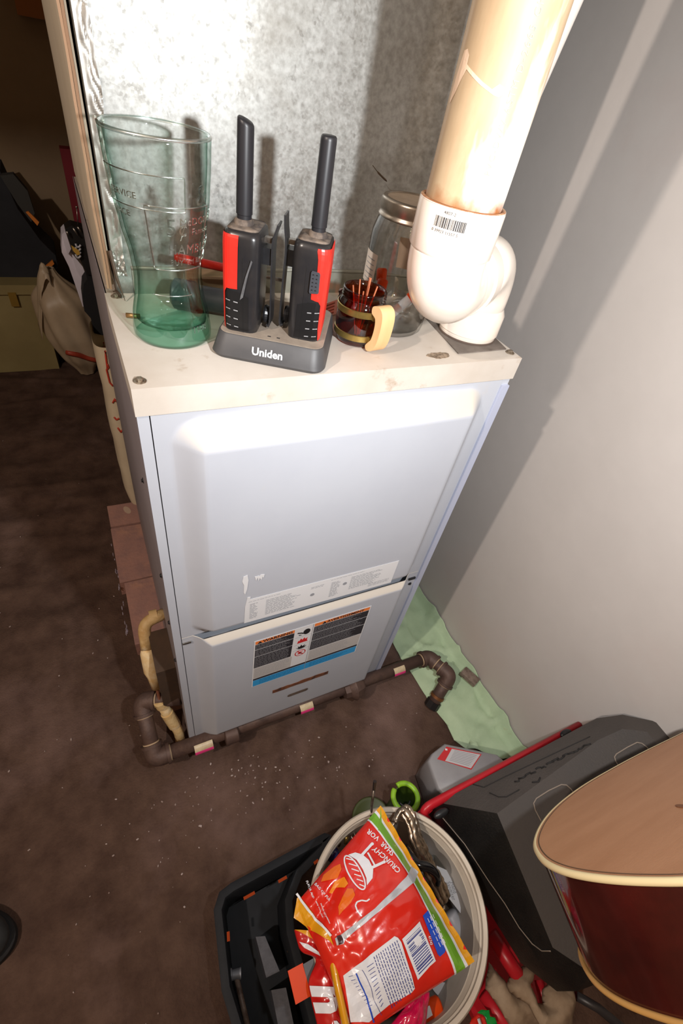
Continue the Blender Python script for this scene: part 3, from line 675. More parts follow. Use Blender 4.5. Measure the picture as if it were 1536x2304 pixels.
    ac = Vector((cx + side * .002, b0 + .022, 0)); AX = CM @ Vector((ac.x, ac.y, 0))
    def oval(r1, r2): return [(ac.x + r1 * math.cos(q), ac.y + r2 * math.sin(q)) for q in [2 * PI * k / 20 for k in range(20)]]
    bm = bmesh.new(); loft(bm, [(oval(.0085, .0105), zt_ - .001), (oval(.0082, .010), zt_ + .0035), (oval(.0068, .008), zt_ + .0050)], CM); obj('antenna_socket', bm, M_rdust, t, auto=50)
    ht = 1.0595 if side < 0 else 1.0600
    bm = bmesh.new(); secs = [(oval(.0063, .0068), zt_ + .004), (oval(.0063, .0068), zt_ + .008), (oval(.0070, .0076), zt_ + .0085), (oval(.0066, .0074), ht - .003), (oval(.0064, .0072), ht - .001), (oval(.0055, .0063), ht)]
    loft(bm, secs, CM)
    if side < 0:
        for v in bm.verts:
            if v.co.z > ht - .0035:
                loc = CM.inverted() @ v.co; v.co.z -= (loc.x - ac.x) * .35
    obj('antenna', bm, mat('antenna_black', rgb(34, 34, 38), rough=.42), t, auto=50)
    # belt clip on the back (towards the other radio)
    cs = cx - side * hw
    pth = [(cs - side * .0065, z0 + .006), (cs - side * .0085, z0 + .009), (cs - side * .0078, z0 + .05), (cs - side * .0072, zt_ - .018), (cs - side * .0078, zt_ - .006), (cs - side * (.0105 if side < 0 else .0092), zt_ + .003), (cs - side * (.0112 if side < 0 else .0100), zt_ + (.006 if side < 0 else .013))]
    pp = spline([Vector((x, 0, z)) for x, z in pth], 5); bm = bmesh.new()
    grid(bm, lambda u, v: CM @ Vector((pp[int(round(v * (len(pp) - 1)))].x, b0 + .016 + .018 * u, pp[int(round(v * (len(pp) - 1)))].z)), 3, len(pp) - 1); solid(bm, .0016); obj('belt_clip', bm, M_black, t)
    bm = bmesh.new(); box(bm, (min(cs, cs - side * .0075), b0 + .018, zt_ - .028), (max(cs, cs - side * .0075), b0 + .032, zt_ - .014), CM); bevel(bm, .001); obj('clip_mount', bm, M_black, t)
    bm = bmesh.new(); box(bm, (min(cs, cs - side * .0065), b0 + .02, zt_ - .010), (max(cs, cs - side * .0065), b0 + .026, zt_ - .006), CM); obj('clip_spring', bm, M_steel, t)
    bm = bmesh.new(); lathe(bm, [(.0075, -.002), (.0085, 0), (.0075, .0025)], 20, CM @ Matrix.Translation((cs - side * .004, b0 + .026, z0 + .012)) @ Matrix.Rotation(PI / 2, 4, 'Y')); obj('knob', bm, M_black, t)
    if side > 0:
        zb_ = z0 + .0475
        shell([(.0072, zb_), (.0142, zb_ - .0008), (.0150, zb_ + .0006), (.0148, zb_ + .0175), (.0138, zb_ + .019), (.0078, zb_ + .0185), (.0070, zb_ + .017), (.0066, zb_ + .001)], .0026, mat('button_grey', rgb(54, 56, 62), rough=.45), 'push_button', step=.004)
        for j in range(5):
            for s in (.0092, .0125):
                zz = zb_ + .0025 + j * .0033; shell([(s - .0005, zz), (s + .0005, zz), (s + .0005, zz + .0009), (s - .0005, zz + .0009)], .0036, M_grip, 'button_dimple', step=.01)
    else:   # cobweb
        shell([(.0165, z0 + .031), (.0195, z0 + .034), (.024, z0 + .055), (.0275, z0 + .066), (.0262, z0 + .067), (.0215, z0 + .052), (.018, z0 + .038)], .0014, mat('cobweb', rgb(92, 92, 94), rgb(60, 60, 62), rough=.9, scale=60), 'cobweb', step=.01)
    return t
r1 = radio(.0065, .0395, .0115, .060, -1, 'black and red walkie-talkie with red stripe on its left edge, nearer the pint glass')
r2 = radio(.0665, .1000, .0195, .066, 1, 'black and red walkie-talkie with red stripe on its right edge, nearer the amber mug')

# things behind the cradle
M_red2 = mat('red_handle', rgb(196, 40, 28), rgb(180, 34, 26), rough=.35, scale=40)
a_ = on(1, .145, 392, 578); b_ = on(1, .150, 640, 632)
t = thing('screwdriver', 'long thin red-handled tool lying behind the pint glass and radios', 'tool', (a_ + b_) / 2 - Vector((0, 0, .004)))
d_ = (b_ - a_).normalized()
bm = bmesh.new(); tube(bm, [a_, a_ + d_ * .003, a_ + d_ * .07, a_ + d_ * .073], [.0028, .0043, .0043, .003], 18); obj('handle', bm, M_red2, t, smooth=True)
bm = bmesh.new(); tube(bm, [a_ + d_ * .072, b_], .0022, 10); obj('shaft', bm, M_steel, t, smooth=True)
# wooden block and dark cylinder it rests on
t = thing('flashlight', 'dark blue-grey metal flashlight lying behind the pint glass', 'flashlight', (.11, .15, H_ + .001))
p0 = Vector((.066, .158, H_ + .0165)); p1 = Vector((.135, .125, H_ + .0165)); d_ = (p1 - p0).normalized()
bm = bmesh.new(); tube(bm, [p0, p0 + d_ * .002, p0 + d_ * .022, p0 + d_ * .027, p1], [.013, .0155, .0155, .0125, .0125], 28); obj('barrel', bm, mat('flashlight_grey', rgb(58, 62, 70), rgb(74, 76, 82), rough=.4, scale=40), t, auto=40)
bm = bmesh.new(); tube(bm, [p0 - d_ * .0008, p0 - d_ * .0001], [.012, .0125], 28); obj('lens', bm, M_grip, t)
obj('wood_block', rbox((0, 0, 0), (.075, .03, .028), .002, 2, Matrix.Translation((.085, .166, H_ + .0006)) @ Matrix.Rotation(-.05, 4, 'Z')), mat('grubby_wood', rgb(150, 124, 96), rgb(120, 98, 74), rough=.8, scale=14, stretch=(1, 6, 6)), label='small grubby wooden block behind the flashlight under the red tool', cat='block')
obj('brass_fitting', tube(bmesh.new(), [Vector((.0135, .1365, H_ + .003)), Vector((.0265, .133, H_ + .003))], .0024, 12), mat('brass_dull', rgb(170, 132, 88), rough=.4, metal=.7), label='tiny brass pin lying left of the pint glass foot', cat='fitting', smooth=True)
# white adapter right of the cradle
t = thing('power_adapter', 'small white plug adapter with blue marks behind right end of cradle', 'adapter', (.243, .128, H_ + .001))
bm = bmesh.new(); box(bm, (-.012, -.01, 0), (.012, .012, .018), Matrix.Translation((.238, .135, H_ + .0008)) @ Matrix.Rotation(.5, 4, 'Z')); bevel(bm, .002); obj('housing', bm, mat('off_white_plastic', rgb(206, 196, 184), rough=.5), t)
for k in range(4):
    obj('vent_rib', box(bmesh.new(), (-.0125, -.0108, .003 + k * .0038), (.004, -.0096, .0045 + k * .0038), Matrix.Translation((.238, .135, H_ + .0008)) @ Matrix.Rotation(.5, 4, 'Z')), mat('rib_tan', rgb(130, 100, 84), rough=.6), t)
# crumpled paper scrap left of mug
bm = bmesh.new(); grid(bm, lambda u, v: Vector((.256 + .014 * u + .003 * nz(u * 5, v * 5), .142 - .004 * v + .003 * nz(u * 7, v * 3, 2), H_ + .001 + .028 * v)), 6, 8); solid(bm, .0006)
obj('paper_scrap', bm, mat('scrap_blue_grey', rgb(150, 168, 184), rgb(40, 40, 44), rough=.6, scale=90, thr=(.48, .52)), label='crumpled blue and white scrap standing behind amber mug', cat='paper')

# ------------------------------------------------------------------ amber mug
MX, MY = .2485, .0660
mug = thing('amber_mug', 'small amber glass jar mug with brass bands and pale wooden handle', 'mug', (MX, MY, H_ + .0006))
M_amb = thin_glass('amber_glass', (.72, .30, .14, 1), .8, .05, .04, edge=(.25, .05, .02, 1))
mp = [(.020, 0), (.0232, .002), (.0245, .006), (.0268, .018), (.0272, .030), (.0262, .040), (.0248, .0445), (.0232, .0468), (.0228, .048), (.0243, .0492), (.0228, .0505), (.0242, .0518), (.0228, .053), (.0238, .0555), (.0228, .0572), (.0210, .0562), (.0208, .048), (.0235, .040), (.0245, .03), (.022, .006), (.001, .005)]
bm = bmesh.new(); lathe(bm, [(r, H_ + .0006 + z) for r, z in mp], 56, Matrix.Translation((MX, MY, 0))); obj('jar', bm, M_amb, mug, smooth=True)
M_brass = mat('brass', rgb(176, 152, 86), rgb(140, 118, 70), rough=.3, metal=.85, scale=60)
for zc, rr_ in ((.0385, .0270), (.0125, .0263)):
    bm = bmesh.new(); lathe(bm, [(rr_ + .0002, H_ + zc - .0035), (rr_ + .0008, H_ + zc - .003), (rr_ + .0008, H_ + zc + .003), (rr_ - .0002, H_ + zc + .0035)], 56, Matrix.Translation((MX, MY, 0)), caps=False); obj('brass_band', bm, M_brass, mug, auto=40)
hdv = Vector((.16, -1.0, 0)).normalized(); hs = Vector((-hdv.y, hdv.x, 0))
def hpt(r, z): return Vector((MX, MY, H_)) + hdv * r + Z * z
HP = [(.0275, .044), (.034, .0465), (.040, .043), (.0418, .033), (.0405, .018), (.0365, .009), (.030, .006), (.0272, .009), (.030, .0135), (.033, .018), (.0342, .028), (.0328, .036), (.0275, .0385)]
hpp = spline([Vector((.0272 + (x - .0272) * 1.3, (z - .025) * 1.22 + .0265, 0)) for x, z in HP], 3, closed=True)
bm = bmesh.new(); A = [bm.verts.new(hpt(p.x, p.y) - hs * .0085) for p in hpp]; B = [bm.verts.new(hpt(p.x, p.y) + hs * .0085) for p in hpp]
bm.faces.new(A[::-1]); bm.faces.new(B)
for i in range(len(A)): bm.faces.new((A[i], A[(i + 1) % len(A)], B[(i + 1) % len(A)], B[i]))
bevel(bm, .0012, 2, 50)
obj('handle', bm, mat('pale_wood_handle', rgb(228, 190, 140), rgb(214, 172, 120), rough=.5, scale=40, stretch=(1, 1, .2)), mug, auto=50)
for zc in (.0385, .0125):
    bm = bmesh.new(); box(bm, (-.006, -.002, -.004), (.006, .003, .004), Matrix.Translation(hpt(.0278, zc)) @ Matrix.Rotation(math.atan2(hs.y, hs.x), 4, 'Z')); bevel(bm, .0008); obj('clasp', bm, M_brass, mug)
M_tp = mat('copper_coated_stick', rgb(214, 130, 92), rough=.35, metal=.3)
SL = ('leftmost stick', 'second stick from the left', 'front middle stick', 'tallest stick', 'rightmost stick', 'stick leaning to the back right', 'short stick at the front left')
for k, (dx, dy, top) in enumerate(((-.012, .003, .059), (-.003, .008, .063), (.001, -.004, .061), (.006, .004, .066), (.011, -.002, .060), (.008, .010, .064), (-.007, -.009, .058))):
    b0_ = Vector((MX + dx * .2, MY + dy * .2, H_ + .0065)); t0_ = Vector((MX + dx * 1.15, MY + dy * 1.15, H_ + top))
    obj('pick', tube(bmesh.new(), [b0_, t0_], .0008, 6), M_tp, label=SL[k] + ' of the thin copper coloured ones in the amber mug', cat='stick', group='copper coloured sticks in the amber mug')

# ------------------------------------------------------------------ mason jar
JX, JY = .309, .0985; JZ = H_ + .0006
jar = thing('mason_jar', 'tall clear glass canning jar with grey screw lid beside the elbow', 'jar', (JX, JY, JZ))
M_clr = thin_glass('clear_glass', (.965, .97, .965, 1), .85, .04, .03, edge=(.35, .36, .35, 1))
jo = [(.030, 0), (.036, .001), (.0398, .005), (.041, .012), (.041, .080), (.0405, .088), (.0372, .098), (.0345, .103), (.0338, .108)]
ji = [(.0315, .108), (.0320, .102), (.0345, .096), (.0382, .086), (.0386, .012), (.036, .006), (.001, .0055)]
bm = bmesh.new(); lathe(bm, [(r, JZ + z) for r, z in [(a, b if b < .02 else b * 1.145) for a, b in jo + ji]], 64, Matrix.Translation((JX, JY, 0))); obj('glass_wall', bm, M_clr, jar, smooth=True)
M_lid = mat('lid_grey_metal', rgb(168, 158, 146), rgb(148, 138, 126), rough=.32, metal=.85, scale=40)
LZ = JZ + .1155
bm = bmesh.new(); n = 180; R = []
def lr(r, i, amp): return r + amp * (1 if i % 2 else -1)
for r, z, am in ((.0362, 0, 0), (.0376, .001, 0), (.0376, .0025, 0), (.0362, .0038, 0), (.0360, .0055, 0), (.0364, .007, .0004), (.0364, .0150, .0004), (.0360, .0165, 0), (.0350, .0178, 0), (.0318, .0180, 0), (.0312, .0172, 0)):
    R.append([bm.verts.new((JX + lr(r, i, am) * math.cos(2 * PI * i / n), JY + lr(r, i, am) * math.sin(2 * PI * i / n), LZ + z)) for i in range(n)])
for a, b in zip(R, R[1:]):
    for i in range(n): bm.faces.new((a[i], a[(i + 1) % n], b[(i + 1) % n], b[i]))
lid = obj('screw_band', bm, M_lid, jar, auto=50)
bm = bmesh.new(); lathe(bm, [(.0316, LZ + .0160), (.0314, LZ + .0172), (.0285, LZ + .0165), (.001, LZ + .0166)], 64, Matrix.Translation((JX, JY, 0))); obj('lid_disc', bm, mat('lid_disc_beige', rgb(196, 178, 158), rgb(178, 160, 140), rough=.4, metal=.4, scale=60), lid, smooth=True)
def jar_lab(name, a0, a1, z0, z1, mt, tilt=0., off=.0004):
    bm = bmesh.new(); grid(bm, lambda u, v: Vector((JX + (.041 + off) * math.cos(a0 + (a1 - a0) * u + tilt * v), JY + (.041 + off) * math.sin(a0 + (a1 - a0) * u + tilt * v), JZ + z0 + (z1 - z0) * v)), 12, 3); return obj(name, bm, mt, jar)
aJ = math.atan2(CAM[1] - JY, CAM[0] - JX)
jl = jar_lab('paper_label', aJ - 1.38, aJ - .72, .050, .082, mat('label_paper', rgb(222, 214, 204), rough=.6))
for j in range(5):
    bm = bmesh.new(); z = .055 + j * .005
    grid(bm, lambda u, v: Vector((JX + .0418 * math.cos(aJ - 1.2 + .4 * u), JY + .0418 * math.sin(aJ - 1.2 + .4 * u), JZ + z + .0009 * v)), 6, 1); obj('label_line', bm, M_greyprint, jl)
jar_lab('back_label', aJ + PI - .52, aJ + PI + .18, .055, .088, mat('tan_paper_back', rgb(190, 166, 146), rough=.7), .06, -.0028)
def ctube(p0, p1, lab, grp='orange-capped tubes in the canning jar', cap2=True, w_=.0062):
    p0, p1 = Vector(p0), Vector(p1); d = (p1 - p0).normalized(); L = (p1 - p0).length
    t = thing('glue_tube', lab, 'tube', p0)
    bm = bmesh.new(); tube(bm, [p0 + d * .010, p1 - d * .013], [w_ * .85] * 2, 16); obj('barrel', bm, mat('pale_blue_label', rgb(196, 204, 216), rgb(228, 230, 236), rough=.35, scale=90), t, smooth=True)
    bm = bmesh.new(); tube(bm, [p0, p0 + d * .002, p0 + d * .0105], [w_ * .6, w_, w_], 16); obj('cap', bm, M_orange, t, smooth=True)
    bm = bmesh.new(); tube(bm, [p1 - d * .0135, p1 - d * .002, p1], [w_, w_, w_ * .7], 16); obj('cap', bm, M_orange, t, smooth=True)
fwd = Vector((CAM[0] - JX, CAM[1] - JY, 0)).normalized(); sd_ = Vector((fwd.y, -fwd.x, 0)) * -1   # sd_ to the right seen from camera
sd_ = Vector((-fwd.y, fwd.x, 0))
JC = Vector((JX, JY, JZ + .006))
ctube(JC + sd_ * -.020 + fwd * .014 + Z * .006, JC + sd_ * -.017 + fwd * .004 + Z * .046, 'orange-capped tube standing upright in the jar, nearest the amber mug')
ctube(JC + sd_ * -.006 + fwd * .022 + Z * .007, JC + sd_ * .026 + fwd * .010 + Z * .044, 'orange-capped tube with pale label leaning to the right in the jar')
ctube(JC + sd_ * -.016 + fwd * -.008 + Z * .007, JC + sd_ * -.022 + fwd * -.020 + Z * .050, 'orange-capped tube at the back of the jar behind the two others')
bm = bmesh.new(); grid(bm, lambda u, v: JC + sd_ * (-.018 + .04 * u) + fwd * (-.004 + .006 * nz(u * 4, v * 4)) + Z * (.002 + .034 * v + .004 * nz(u * 6, 1)), 16, 12); obj('plastic_sachet', bm, thin_glass('sachet_film', (.90, .92, .95, 1), .9, .1, .15), label='crinkled clear plastic sachet behind the tubes in the jar', cat='bag', smooth=True)

# ------------------------------------------------------------------ bricks under the furnace
M_brick = mat('old_brick', rgb(176, 132, 118), rgb(150, 116, 110), rough=.9, scale=16, bump=.7, bscale=120, c3=rgb(196, 146, 120), s3=11, t3=(.55, .8))
for y0, y1, x0, lb in ((.655, .742, -.079, 'short broken brick with a pale spot, rearmost beside the furnace'), (.452, .647, -.080, 'whole red-brown brick beside the furnace, second from the back'), (.262, .448, -.070, 'red-brown brick beside the furnace, nearest the drain pipe'), (.10, .256, -.030, 'brick in shadow under the front left furnace corner')):
    t = rbox((x0, y0, -.001), (x0 + .095, y1, .0488), .004, 2)
    for v in t.verts:
        v.co += Vector((nz(v.co.x * 40, v.co.y * 30, v.co.z * 50), nz(v.co.y * 30, v.co.x * 40, 5), 0)) * .003
    o = obj('brick', t, M_brick, label=lb, cat='brick', group='bricks under the furnace')
    if 'spot' in lb: obj('pale_spot', xf(prism(bmesh.new(), [(.0085 * math.cos(a), .017 * math.sin(a)) for a in np.linspace(0, 2 * PI, 14, endpoint=False)], 0, .0004), Matrix.Translation((-.028, .712, .0488)) @ Matrix.Rotation(.3, 4, 'Z')), mat('pale_spot', rgb(190, 165, 145), rough=.9), o)
bm = bmesh.new(); rr = random.Random(9)
for k in range(26):
    y = rr.uniform(.30, .64); M = Matrix.Translation((-.083 + rr.uniform(-.002, .004), y, .03 + rr.uniform(0, .017))) @ Matrix.Diagonal((.0015, rr.uniform(.003, .008), .003, 1))
    bmesh.ops.create_icosphere(bm, subdivisions=1, radius=1, matrix=M)
obj('mortar_crumbs', bm, mat('mortar_lilac', rgb(176, 168, 186), rgb(140, 126, 130), rough=.9, scale=60), kind='stuff', label='pale mortar flecks along the outer edge of the bricks', cat='mortar')

# ------------------------------------------------------------------ drain pipe (left side)
M_drain = mat('yellowed_drain', rgb(214, 186, 136), rgb(196, 158, 100), rough=.6, scale=40, c3=rgb(226, 210, 180), s3=30, t3=(.5, .75), bump=.5, bscale=150)
dr = thing('condensate_drain', 'yellowed crusty plastic drain pipe leaving the lower left furnace side', 'pipe', (-.03, .06, .02))
q0 = Vector((.0, .158, .298)); q1 = on(2, .297, 322, 1402); q2 = on(2, .262, 331, 1460)
bm = bmesh.new(); tube(bm, rounded([q0, q1, q2], .018, 6), .0112, 18); obj('upper_pipe', bm, M_drain, dr, smooth=True)
bm = bmesh.new(); tube(bm, [q0 - Vector((.012, 0, 0)), q0 - Vector((.026, 0, 0))], .0128, 18); obj('coupling', bm, M_drain, dr, auto=50)
q3 = on(2, .205, 346, 1520); q4 = on(2, .175, 352, 1545); 
bm = bmesh.new(); tube(bm, [q2, q2.lerp(q3, .12), q2.lerp(q3, .45), q2.lerp(q3, .8), q3, q4], [.0112, .0135, .0150, .0150, .0115, .0095], 18)
for v in bm.verts: v.co += Vector((nz(v.co.x * 120, v.co.z * 120), nz(v.co.y * 120, v.co.z * 100, 4), 0)) * .0016
obj('crusted_coupling', bm, mat('crusty_white', rgb(226, 204, 164), rgb(212, 176, 120), rough=.8, scale=60), dr, smooth=True)
q5 = on(2, .150, 360, 1578); bm = bmesh.new(); tube(bm, [q4, q5], .0030, 8); obj('drip_tube', bm, mat('rusty_brown', rgb(120, 70, 50), rough=.7), dr)
q6 = on(2, .085, 384, 1618); q7 = on(2, .055, 402, 1645); q8 = on(2, .012, 406, 1668)
bm = bmesh.new(); tube(bm, rounded([q5, q6, q7, q8], .012, 5), .0100, 18); obj('lower_pipe', bm, M_drain, dr, smooth=True)
bm = bmesh.new(); tube(bm, [q5 + (q5 - q6) * .02, q5.lerp(q6, .22)], .0125, 18); obj('coupling', bm, M_drain, dr, auto=50)
bm = bmesh.new(); tube(bm, [q5.lerp(q6, .62), q6.lerp(q7, .5)], .0122, 18); obj('coupling', bm, M_drain, dr, auto=50)
# side opening with a dark filter box behind the drain
bm = rbox((-.034, .050, .145), (-.0008, .135, .285), .006); obj('side_box', bm, mat('dark_brown_box', rgb(62, 46, 34), rgb(80, 58, 40), rough=.8, scale=20), fur)

# ------------------------------------------------------------------ gas pipe
M_iron = mat('rusty_iron', rgb(82, 64, 58), rgb(98, 76, 66), rough=.6, metal=.25, scale=50, c3=rgb(60, 44, 40), s3=25, bump=.4, bscale=120)
M_joint = mat('joint_compound', rgb(176, 150, 120), rough=.8)
gas = thing('gas_pipe', 'rusty iron gas pipe running along the floor before the furnace', 'pipe', (.25, -.02, .0))
zp = .072; R_ = .0155
g0 = on(2, zp, 348, 1706); g1 = on(2, zp, 964, 1478)
gl = on(2, .135, 318, 1578); gf = Vector((-.001, .055, .150))
gr1 = g1; gr2 = on(2, zp, 1012, 1520); grb = on(2, .003, 968, 1592)
def pipe_run(name, pts, r=R_, mt=M_iron, fil=.02, **k):
    bm = bmesh.new(); tube(bm, rounded(pts, fil, 6), r, 24); return obj(name, bm, mt, gas, smooth=True, **k)
dg = (g1 - g0).normalized()
pipe_run('main_run', [g0, g1], R_ * .92)
pipe_run('riser', [g0, gl], R_ * .92)
pipe_run('inlet', [gl, gf], R_ * .92)
def elbow(p, a, b, r=R_ * 1.15, L=.028):
    pa = p + (a - p).normalized() * L; pb = p + (b - p).normalized() * L
    bm = bmesh.new(); tube(bm, rounded([pa, p, pb], .026, 8), r, 28); e = obj('elbow', bm, M_iron, gas, auto=50)
    for q, d in ((pa, (a - p).normalized()), (pb, (b - p).normalized())):
        bm = bmesh.new(); tube(bm, [q - d * .005, q + d * .001], r * 1.13, 28); obj('elbow_rim', bm, M_iron, e, auto=50)
        bm = bmesh.new(); tube(bm, [q + d * .001, q + d * .0035], r * .86, 24); obj('joint_bead', bm, M_joint, e, auto=50)
elbow(g0, g1, gl); elbow(gl, g0, gf); 
grm = gr2.lerp(gr1, .0)
elbow(gr1, g0, gr2, L=.022); 
pipe_run('nipple', [gr1, gr2], R_ * .9)
drp = gr2 + (grb - gr2) * .98
elbow(gr2, gr1, drp, L=.026); pipe_run('drip_leg', [gr2, drp], R_ * .95)
bm = bmesh.new(); tube(bm, [drp - (drp - gr2).normalized() * .018, drp], R_ * 1.15, 8); obj('drip_cap', bm, mat('black_iron', rgb(36, 32, 32), rough=.5, metal=.3), gas, auto=30)
bm = bmesh.new(); d_ = (drp - gr2).normalized(); c_ = gr2.lerp(drp, .62); tube(bm, [c_, c_ + d_ * .007], R_ * 1.12, 24); obj('brass_ring', bm, mat('dark_brass', rgb(128, 84, 50), rough=.5, metal=.5), gas, auto=40)
# union and coupling
u0 = on(2, zp, 792, 1548)
bm = bmesh.new(); tube(bm, [u0 - dg * .022, u0 - dg * .010], [R_ * 1.15, R_ * 1.25], 8); obj('union_half', bm, M_iron, gas, auto=30)
bm = bmesh.new(); tube(bm, [u0 - dg * .010, u0 + dg * .001, u0 + dg * .003], [R_ * 1.25, R_ * 1.85, R_ * 1.9], 24); obj('union_nut', bm, M_iron, gas, auto=30)
bm = bmesh.new(); tube(bm, [u0 + dg * .003, u0 + dg * .020, u0 + dg * .027], [R_ * 1.9, R_ * 1.5, R_ * 1.05], 8); obj('union_half', bm, M_iron, gas, auto=30)
u1 = on(2, zp, 520, 1652)
bm = bmesh.new(); tube(bm, [u1 - dg * .014, u1 - dg * .012, u1 + dg * .012, u1 + dg * .014], [R_ * 1.05, R_ * 1.2, R_ * 1.2, R_ * 1.05], 24); obj('coupling', bm, M_iron, gas, auto=40)
M_tag = mat('foil_tag', rgb(206, 190, 156), rgb(180, 160, 130), rough=.4, scale=80); M_pink = mat('pink_tag', rgb(226, 60, 130), rgb(236, 150, 180), rough=.5, scale=50, thr=(.55, .7))
def tag_(u, v, L, bmt=M_tag, span=(.15, 1.25)):
    c = on(2, zp, u, v); side = Vector((dg.y, -dg.x, 0)); rr_ = R_ * .92 + .0005
    def gg(lo, hi): return lambda a, b: c + dg * (L * (a - .5)) + (side * math.cos(lo + (hi - lo) * b) + Z * math.sin(lo + (hi - lo) * b)) * rr_
    bm = bmesh.new(); grid(bm, gg(.55, 1.5), 3, 8); a = obj('paper_tag', bm, bmt, gas)
    bm = bmesh.new(); grid(bm, gg(-.05, .55), 3, 6); obj('pink_band', bm, M_pink, gas, label='bright pink band on the pipe')
tag_(457, 1676, .036); tag_(686, 1588, .030); tag_(893, 1506, .030)

# ------------------------------------------------------------------ green cloth and small bits by the wall
CP = [(.545, .10), (.60, .20), (.688, .215), (.690, .10), (.6905, -.02), (.6905, -.14), (.691, -.285), (.64, -.275), (.575, -.222), (.560, -.195), (.563, -.16), (.553, -.10), (.549, -.02), (.542, .03)]
bm = dice(poly_bm(CP), .008)
def clothf(x, y, z):
    e = 0
    h = .007 + .007 * abs(nz(x * 16 + y * 8, y * 6 - x * 4)) * 2 + .009 * max(0, math.sin((x * .9 + y * .45) * 75 + 5 * nz(x * 9, y * 7))) ** 5 + .008 * max(0, math.sin((x * .35 - y) * 48 + 5 * nz(x * 8, y * 9, 7))) ** 9 + .005 * abs(nz(x * 40, y * 34, 2)) + .03 * sst(.672, .693, x) 
    edge = min(1, max(0, (x - .54 - .03 * sst(.05, -.2, y)) / .018)); return Vector((min(x, XW - .003), y, .001 + h * (.25 + .75 * edge)))
warp(bm, clothf); bmesh.ops.recalc_face_normals(bm, faces=bm.faces); solid(bm, .0012)
obj('green_cloth', bm, mat('pale_green_cloth', rgb(186, 206, 172), rgb(172, 194, 160), rough=.95, scale=12, c3=rgb(176, 160, 120), s3=13, t3=(.66, .78), bump=.2, bscale=500, spec=.1), label='crumpled pale green cloth lying on the floor along the wall', cat='cloth', smooth=True)
obj('plaster_chunk', rbox((-.012, -.022, 0), (.012, .022, .012), .003, 2, Matrix.Translation((.668, -.088, .036)) @ Matrix.Rotation(.35, 4, 'Z')), mat('dusty_brown_chunk', rgb(140, 124, 112), rgb(96, 80, 70), rough=.95, scale=60), label='small dusty brown chunk on the green cloth against the wall', cat='debris')

# ------------------------------------------------------------------ grey jug
jt = .105
jug = thing('plastic_jug', 'grey plastic jug with red and white label lying near the green cloth', 'jug', (.50, -.28, .001))
jp = [on(2, jt, *p) for p in ((963, 1712), (972, 1694), (1000, 1672), (1120, 1697), (1190, 1760), (1060, 1850), (985, 1775))]
jp = [(p.x, p.y) for p in jp]; cxj = sum(p[0] for p in jp) / 7; cyj = sum(p[1] for p in jp) / 7
sc_ = lambda k: [(cxj + (x - cxj) * k, cyj + (y - cyj) * k) for x, y in jp]
bm = bmesh.new(); loft(bm, [(sc_(.96), .001), (sc_(1.0), .008), (sc_(1.0), jt - .01), (sc_(.985), jt - .003), (sc_(.94), jt)]); bevel(bm, .006, 2, 40); obj('body', bm, mat('grey_translucent_plastic', rgb(158, 156, 158), rgb(142, 140, 142), rough=.4, scale=9), jug, auto=50)
def flatpoly(name, pxs, z, mt, par, t=.0004, **k):
    P = [on(2, z, *p) for p in pxs]; bm = bmesh.new(); prism(bm, [(p.x, p.y) for p in P], z, z + t); return obj(name, bm, mt, par, **k)
lb = flatpoly('label_border', [(1004, 1680), (1083, 1697), (1060, 1732), (1000, 1713), (983, 1708)], jt + .0001, M_warnred, jug)
flatpoly('label_field', [(1016, 1685), (1080, 1698), (1059, 1729), (1001, 1712)], jt + .0006, mat('label_grey_white', rgb(196, 194, 196), rough=.5), lb)
for k in range(8):
    a = (1022 - 1.6 * k, 1687 + 3.0 * k + 1.5); b = (1072 - 2.4 * k, 1699 + 3.2 * k + 1.2)
    P = [on(2, jt + .0011, *p) for p in (a, b)]; d = (P[1] - P[0]).normalized(); s_ = Vector((-d.y, d.x, 0)) * .0006
    bm = bmesh.new(); bm.faces.new([bm.verts.new(q) for q in (P[0] - s_, P[1] - s_, P[1] + s_, P[0] + s_)]); obj('text_line', bm, M_greyprint, lb)
flatpoly('label_dot', [(1001, 1684), (1006, 1685), (1006, 1689), (1001, 1688)], jt + .0008, M_white, lb)

# ------------------------------------------------------------------ lime ring cup, dark lid
M_lime = mat('lime_plastic', rgb(152, 205, 46), rgb(140, 190, 44), rough=.4, scale=20)
LC = Vector((.3555, -.2655, 0)); lime = thing('lime_cup', 'lime green plastic cup with notched rim behind the white bucket', 'cup', (LC.x, LC.y, .001))
bm = bmesh.new(); tube(bm, [LC + Vector((.0245 * math.cos(a), .0245 * math.sin(a), .098)) for a in np.linspace(2.15, 2.15 + 2 * PI - .35, 44)], .0052, 12, sq=.8); obj('rim', bm, M_lime, lime, smooth=True)
bm = bmesh.new(); lathe(bm, [(.016, .001), (.0185, .004), (.0225, .095), (.0205, .095), (.0165, .008), (.001, .007)], 36, Matrix.Translation(LC)); obj('cup_wall', bm, mat('dark_lime', rgb(70, 92, 28), rough=.45), lime, auto=50)
bm = bmesh.new(); tube(bm, [LC + Vector((.012 * math.cos(a), .012 * math.sin(a), .0875)) for a in np.linspace(3.3, 5.6, 14)], .0022, 8); obj('black_clip', bm, M_black, lime, smooth=True)
bm = bmesh.new(); lathe(bm, [(.034, .001), (.040, .002), (.041, .008), (.038, .0095), (.034, .006), (.001, .006)], 40, Matrix.Translation((.303, -.262, 0))); obj('dark_green_lid', bm, mat('dark_green_plastic', rgb(66, 74, 36), rough=.5), label='round dark green lid on the floor behind bucket and screwdriver', cat='lid', smooth=True)

